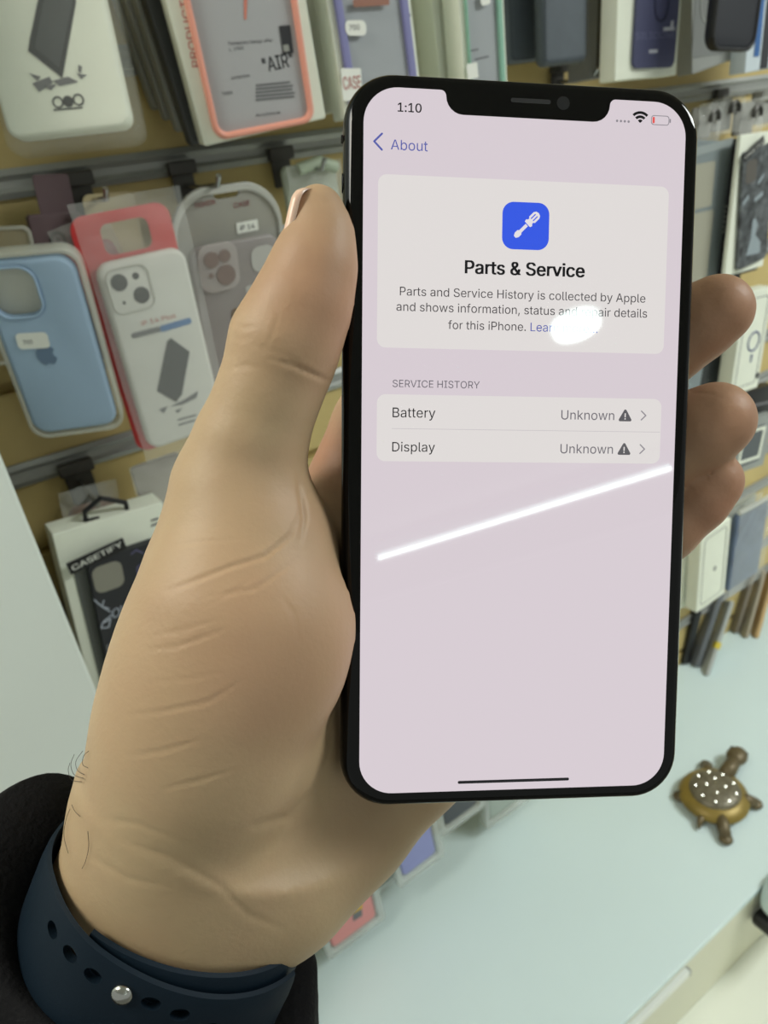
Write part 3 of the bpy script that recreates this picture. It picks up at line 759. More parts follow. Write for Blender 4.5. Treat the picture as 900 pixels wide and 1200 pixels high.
# ------------------------------------------------------------------ hooks on the rails
def hook(px, py, length, label, plate=True, big=1.0):
    p = atY(px, py, YW - .004)
    M = np.eye(4); M[:3, 0] = (1, 0, 0); M[:3, 1] = (0, 0, 1); M[:3, 2] = (0, -1, 0); M[:3, 3] = p
    h = thing('display_hook', label, 'hook', BM(M), 'wire hooks on the wall rails')
    obj('back_plate', merge(mv(shape([rrect(.019 * big, .024 * big, .002)], .0015, .004, .0008), 0, -.014 * big, .0), mv(shape([rrect(.024 * big, .011, .002)], .002, .010, .001), 0, .002, 0)), m_dark, h, SM)
    obj('wire', tube([(0, -.012, .002), (0, -.014, length * .5), (0, -.013, length - .006), (0, -.006, length)], .0021, 8), m_steel, h, SM)
    return h
hook(90, 213, .085, 'dark steel hook on the upper rail left of the clear bagged cases')
hook(211, 200, .085, 'steel hook on the upper rail above the white and red bagged case')
hook(326, 183, .085, 'steel hook on the upper rail just above the thumb tip')
hook(88, 548, .075, 'dark steel hook on the lower rail holding the black hanger', big=1.25)
hook(840, 112, .085, 'steel hook at the right edge above the grey flat packages')
hook(651, 82, .06, 'dark hook below the two grey pouches, just over the phone')

# ------------------------------------------------------------------ printed bits
def dot(px, py, M, z=0): return loc(M, px, py, z)
def poly_on(M, pts, z, th=.0002): return shape([[loc(M, *p) for p in pts]], z, z + th)
def rect_on(M, pts, z, r=.001, th=.0003):
    q = [loc(M, *p) for p in pts]
    cx = sum(p[0] for p in q) / 4; cy = sum(p[1] for p in q) / 4
    w = (math.dist(q[0], q[1]) + math.dist(q[2], q[3])) / 2; h = (math.dist(q[1], q[2]) + math.dist(q[3], q[0])) / 2
    a = (math.atan2(q[1][1] - q[0][1], q[1][0] - q[0][0]) + math.atan2(q[2][1] - q[3][1], q[2][0] - q[3][0]) + math.atan2(q[3][0] - q[0][0], q[0][1] - q[3][1]) + math.atan2(q[2][0] - q[1][0], q[1][1] - q[2][1])) / 4
    return shape([rrect(w, h, r, cx, cy, ang=a)], z, z + th)
def text_on(M, s, p0, p1, z, height=None, bold=0., shear=0.):
    a = np.array(loc(M, *p0)); b = np.array(loc(M, *p1)); g = text(s, z, width=math.dist(a, b), height=height, bold=bold, shear=shear)
    return mv(rot(g, math.atan2(b[1] - a[1], b[0] - a[0])), a[0], a[1])
def lines_on(M, rows, z, th):
    return merge(*[poly_on(M, [(x0, y0 - th), (x1, y1 - th), (x1, y1 + th), (x0, y0 + th)], z) for (x0, y0, x1, y1) in rows])
def slab(w, h, t, r, b, cx=0., cy=0., z=0.): return mv(shape([rrect(w, h, r)], -t, 0, b, 3), cx, cy, z)
def tray(w, h, t, r):
    """open clear tray: rim and walls round the case"""
    return merge(shape([rrect(w, h, r), rrect(w - .006, h - .006, r - .003)], -t, .0006, .0006))
def glow_free(): pass

# --- A: white boxed case, top left
M, w, h = fit(((-66, -110), (98, -132), (150, 147), (10, 164)), .555)
t = thing('case_package', 'large white boxed case at top left showing a dark phone smashing into the ground', 'phone case', BM(M), 'packaged cases hanging on the wall')
obj('box', slab(w, h, .018, .008, .003), m_card, t, SM)
obj('picture', poly_on(M, [(46, -6), (88, -12), (89, 3), (73, 92), (66, 86), (33, 60), (35, 47)], .0002), m_print, t)
obj('picture_screen', poly_on(M, [(52, -2), (84, -7), (85, 4), (70, 80), (41, 56)], .0005), mat('picture_grey', (66, 70, 72), .5), t)
gs = [poly_on(M, p, .0003) for p in ([(34, 86), (48, 90), (44, 95)], [(38, 98), (58, 90), (62, 97), (46, 108)], [(62, 95), (80, 90), (92, 96), (70, 101)], [(90, 86), (102, 88), (95, 93)], [(50, 101), (66, 99), (60, 106)], [(92, 76), (96, 78), (95, 86), (92, 84)])]
obj('picture_rubble', merge(*gs), m_grey_print, t)
gs = [shape([ell(.0035, .0035, *loc(M, x, y), 14), ell(.0025, .0025, *loc(M, x, y), 14)], .0002, .0004) for x, y in ((68, 120), (92, 117))] + [shape([ell(.0033, .0033, *loc(M, 80, 119), 14)], .0002, .0004)]
obj('print', merge(*gs, lines_on(M, [(63, 129, 97, 126)], .0002, .9)), m_print, t)
obj('bag', slab(w + .010, h + .012, .020, .009, .004, .002, -.004, .001), m_film, t, SM)

# --- B: stack of grey packages seen from the side, left of the pink framed case
for k, (x0, x1, yb, Y) in enumerate(((206, 222, 168, .585), (192, 208, 152, .602), (178, 194, 138, .620), (166, 180, 126, .638))):
    lab = ['grey boxed case seen edge-on, just behind the pink framed case', 'grey boxed case seen edge-on, second behind the pink framed case',
           'grey boxed case seen edge-on, third behind the pink framed case', 'grey boxed case seen edge-on, nearest the wall in its row'][k]
    M, w, h = frame((x0 - 66, -105), (x0 + 60, -130), (x1 + 118, yb - 24), (x1, yb), Y)
    t = thing('case_package', lab, 'phone case', BM(M), 'packaged cases hanging on the wall')
    obj('box', slab(w, h, .012, .004, .002), m_card2 if k else mat('charcoal_card', (70, 72, 72), .5), t, SM)
    obj('hang_tab', slab(.04, .03, .001, .004, .0004, 0, h / 2 + .012), m_card, t, SM)

# --- C: boxed case with a pink frame
M, w, h = fit(((165, -120), (334, -146), (383, 140), (237, 171)), .55)
t = thing('case_package', 'white boxed clear case with a pink frame and the word AIR on it', 'phone case', BM(M), 'packaged cases hanging on the wall')
obj('box', slab(w, h, .016, .002, .001), m_card, t, SM)
cpts = [(181, -105), (327, -128), (367, 146), (257, 160)]
q = [loc(M, *p) for p in cpts]; ccx = sum(p[0] for p in q) / 4; ccy = sum(p[1] for p in q) / 4
cw = (math.dist(q[0], q[1]) + math.dist(q[2], q[3])) / 2; ch = (math.dist(q[1], q[2]) + math.dist(q[3], q[0])) / 2
ca = (math.atan2(q[1][1] - q[0][1], q[1][0] - q[0][0]) + math.atan2(q[2][1] - q[3][1], q[2][0] - q[3][0])) / 2
obj('case_frame', shape([rrect(cw, ch, .010, ccx, ccy, ang=ca), rrect(cw - .009, ch - .009, .007, ccx, ccy, ang=ca)], .0, .007, .003), mat('pink_rubber', (240, 166, 146), .4, sss=.1), t, SM)
obj('case_panel', shape([rrect(cw - .007, ch - .007, .008, ccx, ccy, ang=ca)], .0005, .003, .001), mat('frosted_panel', (176, 176, 178), .35), t, SM)
zt = .0032
obj('print', merge(text_on(M, '"AIR"', (308, 85), (343, 77), zt, .0125, .01), rect_on(M, [(326, 31), (338, 29), (342, 62), (329, 64)], zt, .0005), text_on(M, 'Temporary Design offer', (266, 53), (318, 49), zt, .0028), text_on(M, 'c. 1985', (267, 60), (284, 58), zt, .0028),
    text_on(M, 'protection', (270, 93), (291, 90), zt, .0028), text_on(M, 'TRIM', (259, 112), (271, 110), zt, .0028), text_on(M, 'Archive', (298, 137), (327, 133), zt, .003)), m_print, t)
obj('print_block', lines_on(M, [(298, 100 + 4.2 * k, 338 + 2 * (k % 2) + 1.2 * k, 96 + 4.2 * k) for k in range(5)], zt, 1.1), m_grey_print, t)
obj('print_window', rect_on(M, [(329, 53), (336, 52), (337, 60), (331, 61)], zt + .0004, .0005), m_card2, t)
obj('spine_text', text_on(M, 'PRODUCT BOX', (234, 78), (211, -42), .0003, .0075), m_red_print, t)
obj('print_drip', poly_on(M, [(281, -30), (292, -33), (288, 0), (287, 23), (284.5, 23), (284, 0)], zt), mat('coral_print', (214, 130, 112), .5), t)

# --- D: boxed case with a lilac frame
M, w, h = frame((364, -140), (474, -150), (487, 128), (401, 138), .55)
t = thing('case_package', 'white boxed case with a lilac frame, standing just over the phone top-left corner', 'phone case', BM(M), 'packaged cases hanging on the wall')
obj('box', slab(w, h, .020, .002, .001), m_card, t, SM)
obj('window', rect_on(M, [(386, -120), (463, -126), (477, 118), (400, 126)], .0002, .004), mat('grey_window', (166, 170, 174), .3), t)
obj('case_frame', shape([rrect(w * .87, h * .93, .006), rrect(w * .87 - .013, h * .93 - .012, .004)], .0004, .004, .001), mat('lilac_rubber', (128, 128, 176), .45), t, SM)
obj('price_sticker', rect_on(M, [(401, 26), (425, 24), (426, 42), (402, 44)], .0042, .004), m_sticker, t)
obj('price_text', text_on(M, '700', (406, 37), (418, 36), .0047, .005), m_grey_print, t)
obj('brown_label', rect_on(M, [(410, 1), (452, -2), (453, 7), (411, 10)], .0042, .001), mat('brown_label', (150, 100, 80), .5), t)
obj('caption_label', rect_on(M, [(397, 82), (420, 80), (421, 118), (398, 120)], .0042, .001), m_sticker, t)
obj('caption_text', text_on(M, 'CASE', (399.5, 106), (420, 104), .0046, .012, .01), m_red_print, t)
gs = [shape([ell(.002, .0016, *loc(M, 478.5 + .7 * k, 18 + 26 * k), 8)], .0002, .0005) for k in range(3)]
obj('print', merge(*gs), m_print, t)
for k, (x, Y) in enumerate(((382, .578), (372, .603), (364, .628))):
    M2, w2, h2 = frame((x - 36, -135), (x + 66, -148), (x + 82, 120 - 3 * k), (x + 2, 130 - 3 * k), Y)
    t = thing('case_package', ['white boxed case edge-on, right behind the lilac framed case', 'white boxed case edge-on, second behind the lilac framed case', 'white boxed case edge-on, third behind the lilac framed case'][k], 'phone case', BM(M2), 'packaged cases hanging on the wall')
    obj('box', slab(w2, h2, .02, .002, .001), m_card, t, SM)
    obj('hang_tab', slab(.035, .03, .001, .004, .0004, 0, h2 / 2 + .012), m_card, t, SM)

# --- E: boxed case with a green edge
M, w, h = frame((526, -140), (584, -143), (596, 128), (548, 132), .55)
t = thing('case_package', 'white boxed clear case with a green edge above the phone notch', 'phone case', BM(M), 'packaged cases hanging on the wall')
obj('box', slab(w, h, .022, .002, .001), m_card, t, SM)
obj('window', rect_on(M, [(533, -126), (574, -129), (589, 118), (553, 121)], .0002, .003), mat('grey_window', (166, 170, 174), .3), t)
obj('case_edge', shape([rrect(w * .80, h * .93, .006), rrect(w * .80 - .006, h * .93 - .008, .004, -.002, 0)], .0004, .004, .001), mat('mint_rubber', (140, 186, 166), .4), t, SM)
obj('price_sticker', rect_on(M, [(557, -4), (571, -6), (569, 4), (562, 9)], .0042, .002), m_sticker, t)
obj('print', merge(lines_on(M, [(549, 60, 560, 58), (556, 70, 572, 66)], .0006, 1.0)), m_grey_print, t)
obj('caption_label', rect_on(M, [(542, 76), (555, 74), (557, 92), (545, 94)], .0042, .001), m_sticker, t)
for k, (x, Y) in enumerate(((519, .578), (505, .605))):
    M2, w2, h2 = frame((x - 26, -135), (x + 36, -140), (x + 48, 122), (x, 127), Y)
    t = thing('case_package', ['white boxed case edge-on, right behind the green edged case', 'white boxed case edge-on, second behind the green edged case'][k], 'phone case', BM(M2), 'packaged cases hanging on the wall')
    obj('box', slab(w2, h2, .025, .002, .001), m_card, t, SM)
    obj('hang_tab', slab(.03, .03, .001, .004, .0004, 0, h2 / 2 + .012), m_card, t, SM)

# --- F: two dark grey pouches
m_pouch = mat('slate_leatherette', (82, 90, 98), .5, bump=.2, bscale=600, var=.06)
for k, (x0, x1, yb, dx, Y) in enumerate(((596, 634, 73, 0, .60), (638, 688, 75, 0, .57))):
    M, w, h = frame((x0 - 6, -120), (x1 + 5, -124), (x1, yb), (x0, yb + 1), Y)
    t = thing('phone_pouch', ['dark grey pouch hanging above the phone notch, left of its twin', 'dark grey pouch hanging above the phone notch, the wider right one'][k], 'pouch', BM(M), 'grey pouches hanging in the top row')
    obj('pouch', slab(w, h, .014, .007, .006), m_pouch, t, SM)
    obj('seam', shape([rrect(w - .006, h - .006, .005), rrect(w - .0072, h - .0072, .0045)], 0, .0004, .0001), mat('pouch_stitch', (56, 62, 70), .7), t)
M, w, h = frame((626, -115), (642, -116), (638, 68), (630, 70), .59)
t = thing('plastic_strip', 'narrow clear plastic strip between the two dark grey pouches', 'packaging'  , BM(M))
obj('strip', slab(w, h, .002, .003, .0008), clear('white_film', (215, 220, 222), .6), t, SM)
M, w, h = frame((694, -130), (716, -132), (709, 92), (688, 93), .60)
t = thing('case_package', 'slim grey boxed case edge-on beside the white box with a navy case', 'phone case', BM(M), 'packaged cases hanging on the wall')
obj('box', slab(w, h, .03, .002, .001), mat('mid_grey_card', (138, 140, 142), .5), t, SM)
obj('stripe', merge(rect_on(M, [(705, -128), (709, -128), (702, 90), (698, 90)], .0002, .0003)), m_dark, t)

# --- G: white box with a navy case
M, w, h = frame((735, -140), (811, -143), (790, 92), (715, 91), .55)
t = thing('case_package', 'white box with a navy case in its window, above the phone top-right corner', 'phone case', BM(M), 'packaged cases hanging on the wall')
obj('box', slab(w, h, .02, .002, .001), m_card, t, SM)
nav = mat('navy_rubber_case', (66, 68, 100), .45)
q = [loc(M, *p) for p in ((752, -125), (803, -128), (785, 80), (736, 80))]
obj('case', rect_on(M, [(754, -125), (805, -128), (785, 80), (736, 80)], .0004, .007, .003), nav, t)
c = loc(M, 772, 4); obj('ring', shape([ell(.011, .016, c[0], c[1], 28), ell(.0095, .0143, c[0], c[1], 28)], .0034, .004), mat('dark_ring', (34, 36, 60), .4), t)
obj('print', merge(lines_on(M, [(774, 35, 787, 34)], .0035, 2.2), rect_on(M, [(783, 25), (786, 25), (785, 34), (782, 34)], .0035, .0003), lines_on(M, [(757, 61, 767, 60.5)], .0035, 2)), mat('pale_print', (176, 178, 190), .5), t)
obj('case_text', text_on(M, 'SILICONE', (741, 47), (788, 45), .0035, .008), mat('dim_print', (98, 100, 132), .5), t)
M, w, h = frame((826, -140), (876, -148), (849, 70), (797, 91), (.575, .575, .575, .575))
t = thing('case_package', 'grey frosted boxed case right of the white box with a navy case', 'phone case', BM(M), 'packaged cases hanging on the wall')
obj('box', slab(w, h, .02, .002, .001), mat('frost_card', (150, 152, 148), .45), t, SM)
obj('window', rect_on(M, [(830, -128), (868, -134), (842, 58), (803, 74)], .0002, .004), mat('frost_window', (128, 130, 128), .3), t)
c = loc(M, 827, 6); obj('ring', shape([ell(.010, .016, c[0], c[1], 28), ell(.0085, .0143, c[0], c[1], 28)], .0006, .0012), mat('frost_ring', (158, 160, 156), .4), t)

# --- H: black rounded case and white-blue box at the top right corner
M, w, h = frame((850, -110), (905, -114), (884, 66), (838, 52), .50)
t = thing('phone_case', 'black rounded case hanging at the top right corner', 'phone case', BM(M))
obj('case', slab(w, h, .012, .014, .005), mat('black_navy_rubber', (24, 27, 36), .5), t, SM)
obj('rim', shape([rrect(w + .001, h + .001, .0145), rrect(w - .005, h - .005, .012)], -.006, .001, .0008), m_black, t, SM)
M, w, h = frame((892, -120), (990, -130), (968, 70), (871, 83), .555)
t = thing('case_package', 'white box with a blue stripe, cut by the top right edge of the photo', 'phone case', BM(M), 'packaged cases hanging on the wall')
obj('box', slab(w, h, .02, .002, .001), mat('bluish_card', (205, 216, 222), .5), t, SM)
obj('stripe', merge(rect_on(M, [(896, -60), (903, -61), (888, 66), (882, 67)], .0003, .001)), mat('blue_print', (52, 100, 160), .5), t)
obj('black_stripe', rect_on(M, [(906, -60), (914, -61), (899, 80), (889, 81)], .0003, .001), m_print, t)

# ------------------------------------------------------------------ second row, left
# blue silicone case in a clear tray
M, w, h = fit(((-38, 309), (86, 300), (139, 502), (46, 504)), .56)
t = thing('phone_case', 'light blue silicone case with a price sticker, hanging at the left edge', 'phone case', BM(M), 'bagged cases in the second row')
m_blue = mat('sky_blue_silicone', (160, 184, 208), .5, spec=.35)
cx_, cy_ = loc(M, 0, 341)
camhole = rrect(.030, .034, .010, -w / 2 + .0195, h / 2 - .022)
obj('case', shape([rrect(w, h, .012), camhole], -.009, 0, .0035, 3), m_blue, t, SM)
obj('camera_opening_rim', shape([rrect(.0325, .0365, .011, -w / 2 + .0195, h / 2 - .022), rrect(.0295, .0335, .0098, -w / 2 + .0195, h / 2 - .022)], -.002, .0012, .0006), m_blue, t, SM)
obj('case_lining', shape([rrect(w - .006, h - .006, .010)], -.0095, -.0085, .0003), mat('beige_lining', (206, 204, 192), .6), t)
obj('tray', mv(tray(w + .007, h + .009, .014, .013), .001, 0, -.001), m_tray, t, SM)
ax_, ay_ = loc(M, 54, 414)
s9 = .0088
body = [(0, .42), (.22, .55), (.48, .5), (.70, .28), (.55, .10), (.50, -.12), (.58, -.35), (.74, -.48), (.55, -.85), (.32, -1.02), (.08, -.93), (-.08, -.93), (-.32, -1.02), (-.58, -.8), (-.78, -.3), (-.76, .15), (-.55, .46), (-.25, .54)]
leaf = [(.02, .62), (.06, .85), (.28, 1.06), (.28, .82), (.18, .68)]
obj('logo', merge(*[shape([[(ax_ + x * s9, ay_ + y * s9) for x, y in lp]], .0001, .0004) for lp in (body, leaf)]), mat('blue_grey_print', (104, 126, 152), .4), t)
obj('price_sticker', rect_on(M, [(18, 391), (55, 388), (59, 406), (22, 410)], .0006, .003), m_sticker, t)
obj('price_text', text_on(M, '700', (28, 403), (39, 402), .0011, .0045), m_grey_print, t)

# white printed box in a clear bag with a red card
M, w, h = fit(((111, 314), (217, 286), (263, 500), (177, 528)), .575)
Mw = M
t = thing('phone_case', 'white case with black camera holes in a clear bag with a red card', 'phone case', BM(M), 'bagged cases in the second row')
obj('case', slab(w, h, .010, .011, .004), mat('milky_silicone', (222, 222, 214), .4, var=.02, vscale=40), t, SM)
bump = rrect(.033, .034, .008, -w / 2 + .0205, h / 2 - .0215)
obj('camera_bump', shape([bump, rrect(.0308, .0318, .007, -w / 2 + .0205, h / 2 - .0215)], 0, .0012, .0005), mat('milky_rim', (196, 196, 186), .4), t, SM)
bx_, by_ = -w / 2 + .0205, h / 2 - .0215
for (x, y, r) in ((-.0070, .0065, .0062), (.0068, -.0060, .0062), (.0062, .0085, .0026), (-.0075, -.0085, .0012)):
    obj('camera_hole', shape([ell(r, r, bx_ + x, by_ + y, 24)], -.0002, .0004), m_black, t)
obj('device_text', text_on(M, 'iP 14 Plus', (166, 382), (206, 372), .0003, .0052), m_red_print, t)
obj('grey_bar', rect_on(M, [(153, 391), (188, 382), (189, 388), (155, 397)], .0003, .002), m_grey_print, t)
obj('blue_bar', rect_on(M, [(186, 382), (223, 372), (225, 379), (188, 389)], .0003, .002), mat('blue_bar_print', (70, 120, 176), .5), t)
obj('picture', poly_on(M, [(200, 396), (222, 412), (213, 462), (206, 471), (184, 458), (196, 400)], .0003), m_print, t)
obj('picture_rubble', merge(*[poly_on(M, p, .0003) for p in ([(186, 480), (196, 476), (192, 484)], [(200, 476), (216, 468), (232, 458), (230, 466), (214, 474)], [(205, 481), (214, 478), (208, 484)])]), m_grey_print, t)
obj('print', lines_on(M, [(208, 492, 230, 486), (209, 498, 229, 492)], .0003, .9), m_grey_print, t)
red = mat('red_card', (206, 52, 52), .5)
obj('red_card', merge(shape([rrect(w + .006, h + .036, .011, -.004, .014), rrect(.036, .022, .006, -.003, h / 2 + .013)], -.0135, -.0125, .0003)), red, t)
def crumple(w, h, amp, seed, nx=26, ny=36):
    rng = random.Random(seed); ph = [(rng.uniform(-1, 1), rng.uniform(-1, 1), rng.uniform(0, 6.3), rng.uniform(30, 150)) for _ in range(16)]
    V = []; F = []
    for j in range(ny + 1):
        for i in range(nx + 1):
            x = (i / nx - .5) * w; y = (j / ny - .5) * h; e = max(0, (j / ny - .45)) * 1.8
            z = sum(abs(math.sin((a * x + b * y) * k + p)) for a, b, p, k in ph) / 16
            V.append((x + .1 * amp * math.sin(40 * y), y, amp * (.25 + e) * (z * 2.2 - 1.2)))
    for j in range(ny):
        for i in range(nx): q = j * (nx + 1) + i; F.append([q, q + 1, q + nx + 2, q + nx + 1])
    return (np.array(V), F)
m_bag = clear('bag_film', (232, 234, 230), .22, .04)
obj('bag', mv(crumple(w + .012, h + .05, .005, 3), -.001, .018, .0045), m_bag, t)

# pale hang card and mauve card behind, clear tub at the far left
M, w, h = frame((100, 229), (160, 223), (168, 300), (108, 306), .612)
t = thing('hang_card', 'cream hang card at the top of the bagged white case', 'hang card', BM(M))
obj('card', shape([rrect(w, h, .006), rrect(.024, .006, .0028, .008, h / 2 - .016)], -.001, 0, .0003), mat('cream_card', (186, 172, 132), .6), t)
M, w, h = frame((46, 252), (104, 248), (122, 420), (62, 430), .628)
t = thing('case_package', 'mauve package with a black ring, half hidden behind the blue case', 'phone case', BM(M), 'bagged cases in the second row')
obj('box', slab(w, h, .012, .003, .001), mat('mauve_card', (104, 84, 88), .55), t, SM)
obj('hang_tab', slab(.026, .03, .001, .003, .0004, .004, h / 2 + .012, -.004), mat('mauve_card', (104, 84, 88)), t)
c = loc(M, 68, 281); obj('ring', shape([ell(.0062, .0066, c[0], c[1]), ell(.0033, .0036, c[0], c[1])], .0002, .0006), m_black, t)
obj('ring_dot', shape([ell(.0017, .0018, c[0], c[1])], .0002, .0006), m_black, t)
M, w, h = frame((-50, 270), (44, 262), (62, 420), (-20, 430), .618)
t = thing('case_package', 'clear plastic tub package peeking out above the blue case', 'phone case', BM(M), 'bagged cases in the second row')
obj('tub', merge(slab(w, h, .016, .006, .004)), clear('tub_film', (190, 180, 150), .4, .12), t, SM)
obj('tub_rim', shape([rrect(w, h, .006), rrect(w - .006, h - .006, .004)], -.002, .002, .001), m_tray, t, SM)

# crumpled clear bag with red lining between blue and white cases
M, w, h = frame((78, 262), (150, 240), (196, 470), (150, 500), .605)
t = thing('plastic_bag', 'crumpled clear bag with a red liner behind the white case', 'bag', BM(M))
obj('liner', slab(w * .92, h * .9, .004, .006, .001, 0, -.012), mat('deep_red_card', (176, 40, 52), .5), t, SM)
obj('film', mv(crumple(w, h, .006, 9), 0, 0, .006), clear('bag_film2', (226, 228, 222), .32, .06), t)

# clear blister pack, arched top
M, w, h = fit(((193, 228), (326, 203), (342, 440), (232, 470)), .61)
t = thing('case_package', 'clear arched blister pack with a red title, directly left of the thumb', 'phone case', BM(M), 'bagged cases in the second row')
arch = [(w / 2, -h / 2), (w / 2, h / 2 - .036)] + arc(w / 2 - .036, h / 2 - .036, .036, 0, 80, 8) + arc(-w / 2 + .036, h / 2 - .036, .036, 100, 180, 8) + [(-w / 2, -h / 2)]
q = loc(M, 265, 226); slot = rrect(.022, .008, .0039, q[0], q[1])
obj('backing', shape([arch, slot, ell(.0085, .0072, q[0] + .001, q[1] - .007)][:2], -.002, 0, .0006), clear('blister_back', (178, 176, 168), .66, .2), t, SM)
obj('rim', shape([arch, [(x * .93, y * .955 - .002) for x, y in arch]], 0, .0025, .001), clear('blister_rim', (214, 214, 206), .7, .15), t, SM)
obj('title_text', merge(text_on(M, 'FASHION', (229, 244), (252, 239), .0004, .0055, .01), text_on(M, 'CASE', (274, 244), (293, 240), .0004, .0055, .01)), mat('maroon_print', (132, 60, 62), .6), t)
obj('model_sticker', rect_on(M, [(276, 261), (301, 257), (303, 270), (278, 273)], .0004, .001), m_sticker, t)
obj('model_text', text_on(M, 'iP 14', (281, 270), (298, 267), .0008, .0055, .015), m_print, t)
obj('case', mv(shape([rrect(w * .82, h * .72, .010)], 0, .006, .0025), .002, -h * .10), clear('clear_case', (190, 182, 180), .55, .12), t, SM)
q = loc(M, 252, 311)
obj('camera_bump', shape([rrect(.036, .040, .010, q[0], q[1])], .0062, .008, .0008), clear('bump_film', (196, 188, 184), .65, .12), t, SM)
for (x, y, r) in ((243, 302, .0066), (258, 297, .0052), (260, 319, .0085), (243, 320, .002)):
    c = loc(M, x, y); obj('camera_hole', shape([ell(r, r, c[0], c[1])], .0081, .0086), mat('dim_brown', (136, 120, 114), .4), t)
obj('inner_card', merge(rect_on(M, [(289, 288), (316, 283), (320, 312), (292, 318)], .0064, .008), rect_on(M, [(283, 333), (304, 328), (307, 342), (286, 347)], .0064, .002)), clear('pale_sticker', (214, 212, 206), .7), t)
q = loc(M, 273, 366); obj('golden_ring', shape([ell(.004, .0055, q[0], q[1]), ell(.0031, .0046, q[0], q[1])], .0064, .0072), mat('gold_print', (150, 120, 70), .4, metal=.5), t)
# packages behind the thumb tip
M, w, h = frame((331, 196), (393, 186), (408, 300), (348, 312), .60)
t = thing('case_package', 'clear package with a pale green fold, peeking out above the thumb tip', 'phone case', BM(M), 'bagged cases in the second row')
obj('backing', slab(w, h, .006, .006, .002), clear('green_film', (188, 196, 176), .75), t, SM)
obj('film', mv(crumple(w, h, .007, 21), 0, 0, .006), clear('bag_film2', (226, 228, 222), .32), t)
obj('fold', tube([(*loc(M, 345, 199), .008), (*loc(M, 368, 190), .011), (*loc(M, 388, 196), .008)], .005, 10), mat('pale_green_card', (178, 190, 168), .5), t, SM)

# ------------------------------------------------------------------ third row, left: white box with a black window, hanger on top
M, w, h = fit(((60, 627), (192, 588), (222, 800), (118, 850)), .585)
t = thing('case_package', 'white case box with a diagonal black name strip and chalk lettering, left of the palm', 'phone case', BM(M))
obj('box', slab(w, h, .022, .0015, .0008), m_card, t, SM)
win = [(83, 668), (100, 655), (176, 632), (206, 805), (134, 835)]
obj('window', rect_on(M, [(82, 662), (182, 628), (212, 800), (128, 836)], .0002, .006, .0006), mat('window_grey', (92, 96, 92), .3), t)
obj('case', rect_on(M, [(96, 655), (182, 630), (212, 800), (136, 830)], .001, .009, .006), mat('matt_black_case', (36, 37, 42), .5), t)
zz = .0072
obj('camera_opening', rect_on(M, [(102, 662), (136, 652), (145, 681), (110, 691)], zz, .007), mat('pale_opening', (136, 134, 122), .5), t)
obj('name_strip', rect_on(M, [(74, 657), (140, 624), (144, 638), (80, 669)], zz + .0004, .0006), m_black, t)
obj('name_text', text_on(M, 'CASETiFY', (82, 664), (140, 635), zz + .0009, .0072, .02), m_sticker, t)
chalk = mat('chalk_print', (170, 176, 188), .6)
def scrib(pts, wd, z): return stroke([loc(M, *p) for p in pts], wd, z)
obj('chalk_print', merge(text_on(M, 'OWIN', (129, 720), (168, 702), zz + .0004, .013, .02, .2), text_on(M, 'ReN', (131, 748), (166, 733), zz + .0004, .014, .03, .2),
    scrib([(107, 698), (116, 706), (124, 708)], .0012, zz + .0004), scrib([(118, 699), (116, 706), (126, 712)], .0012, zz + .0004), scrib([(116, 726), (126, 720), (124, 730), (115, 731), (117, 724), (127, 716)], .0014, zz + .0004),
    scrib([(128, 745), (136, 757)], .002, zz + .0004)), chalk, t)
obj('violet_print', merge(scrib([(158, 672), (157, 660), (166, 654), (172, 652)], .0010, zz + .0004), scrib([(161, 672), (160, 663), (170, 657)], .0010, zz + .0004), scrib([(150, 645), (156, 640), (164, 644)], .0008, zz + .0004)), mat('violet_print', (110, 108, 150), .6), t)
obj('grey_patch', rect_on(M, [(120, 750), (136, 747), (139, 760), (123, 763)], zz + .0003, .001), m_grey_print, t)
obj('corner_print', merge(lines_on(M, [(177, 610, 186, 607), (177, 616, 185, 613)], .0003, 1.2)), m_grey_print, t)
hp = [loc(M, *p) for p in ((104, 617), (102, 603), (121, 587), (150, 592), (153, 605))]
obj('hanger', tube([(x, y, -.006) for x, y in hp], .0023, 8), m_black, t, SM)
obj('hanger_foot', shape([[loc(M, *p) for p in ((103, 613), (153, 602), (153, 606), (104, 618))]], -.008, -.004), m_black, t)
# dark box just behind it, standing in for the shadow along its left edge
M, w, h = frame((54, 634), (150, 606), (196, 830), (108, 850), .628)
t = thing('case_package', 'black slab standing in for the shadow behind the white box with chalk lettering', 'phone case', BM(M))
obj('box', slab(w, h, .02, .002, .001), m_black, t, SM)
obj('hang_tab', slab(.03, .03, .001, .003, .0004, 0, h / 2 + .012), m_black, t)
M, w, h = frame((66, 575), (130, 556), (150, 640), (82, 655), .625)
t = thing('plastic_bag', 'crumpled brownish bag with a pink case above the white box', 'bag', BM(M))
obj('case', slab(w * .9, h * .75, .008, .010, .003, .004, -.012), mat('dusty_pink', (150, 112, 100), .5), t, SM)
obj('film', mv(crumple(w, h, .008, 5), 0, 0, .007), clear('bag_film2', (226, 228, 222), .32), t)
M, w, h = frame((150, 545), (214, 520), (232, 590), (164, 612), .61)
t = thing('plastic_bag', 'crumpled clear bag below the white bagged case, left of the thumb root', 'bag', BM(M))
obj('card', slab(w * .85, h * .8, .006, .004, .001), mat('warm_grey_card', (166, 158, 148), .6), t, SM)
obj('film', mv(crumple(w, h, .008, 15), 0, 0, .007), clear('bag_film2', (226, 228, 222), .32), t)

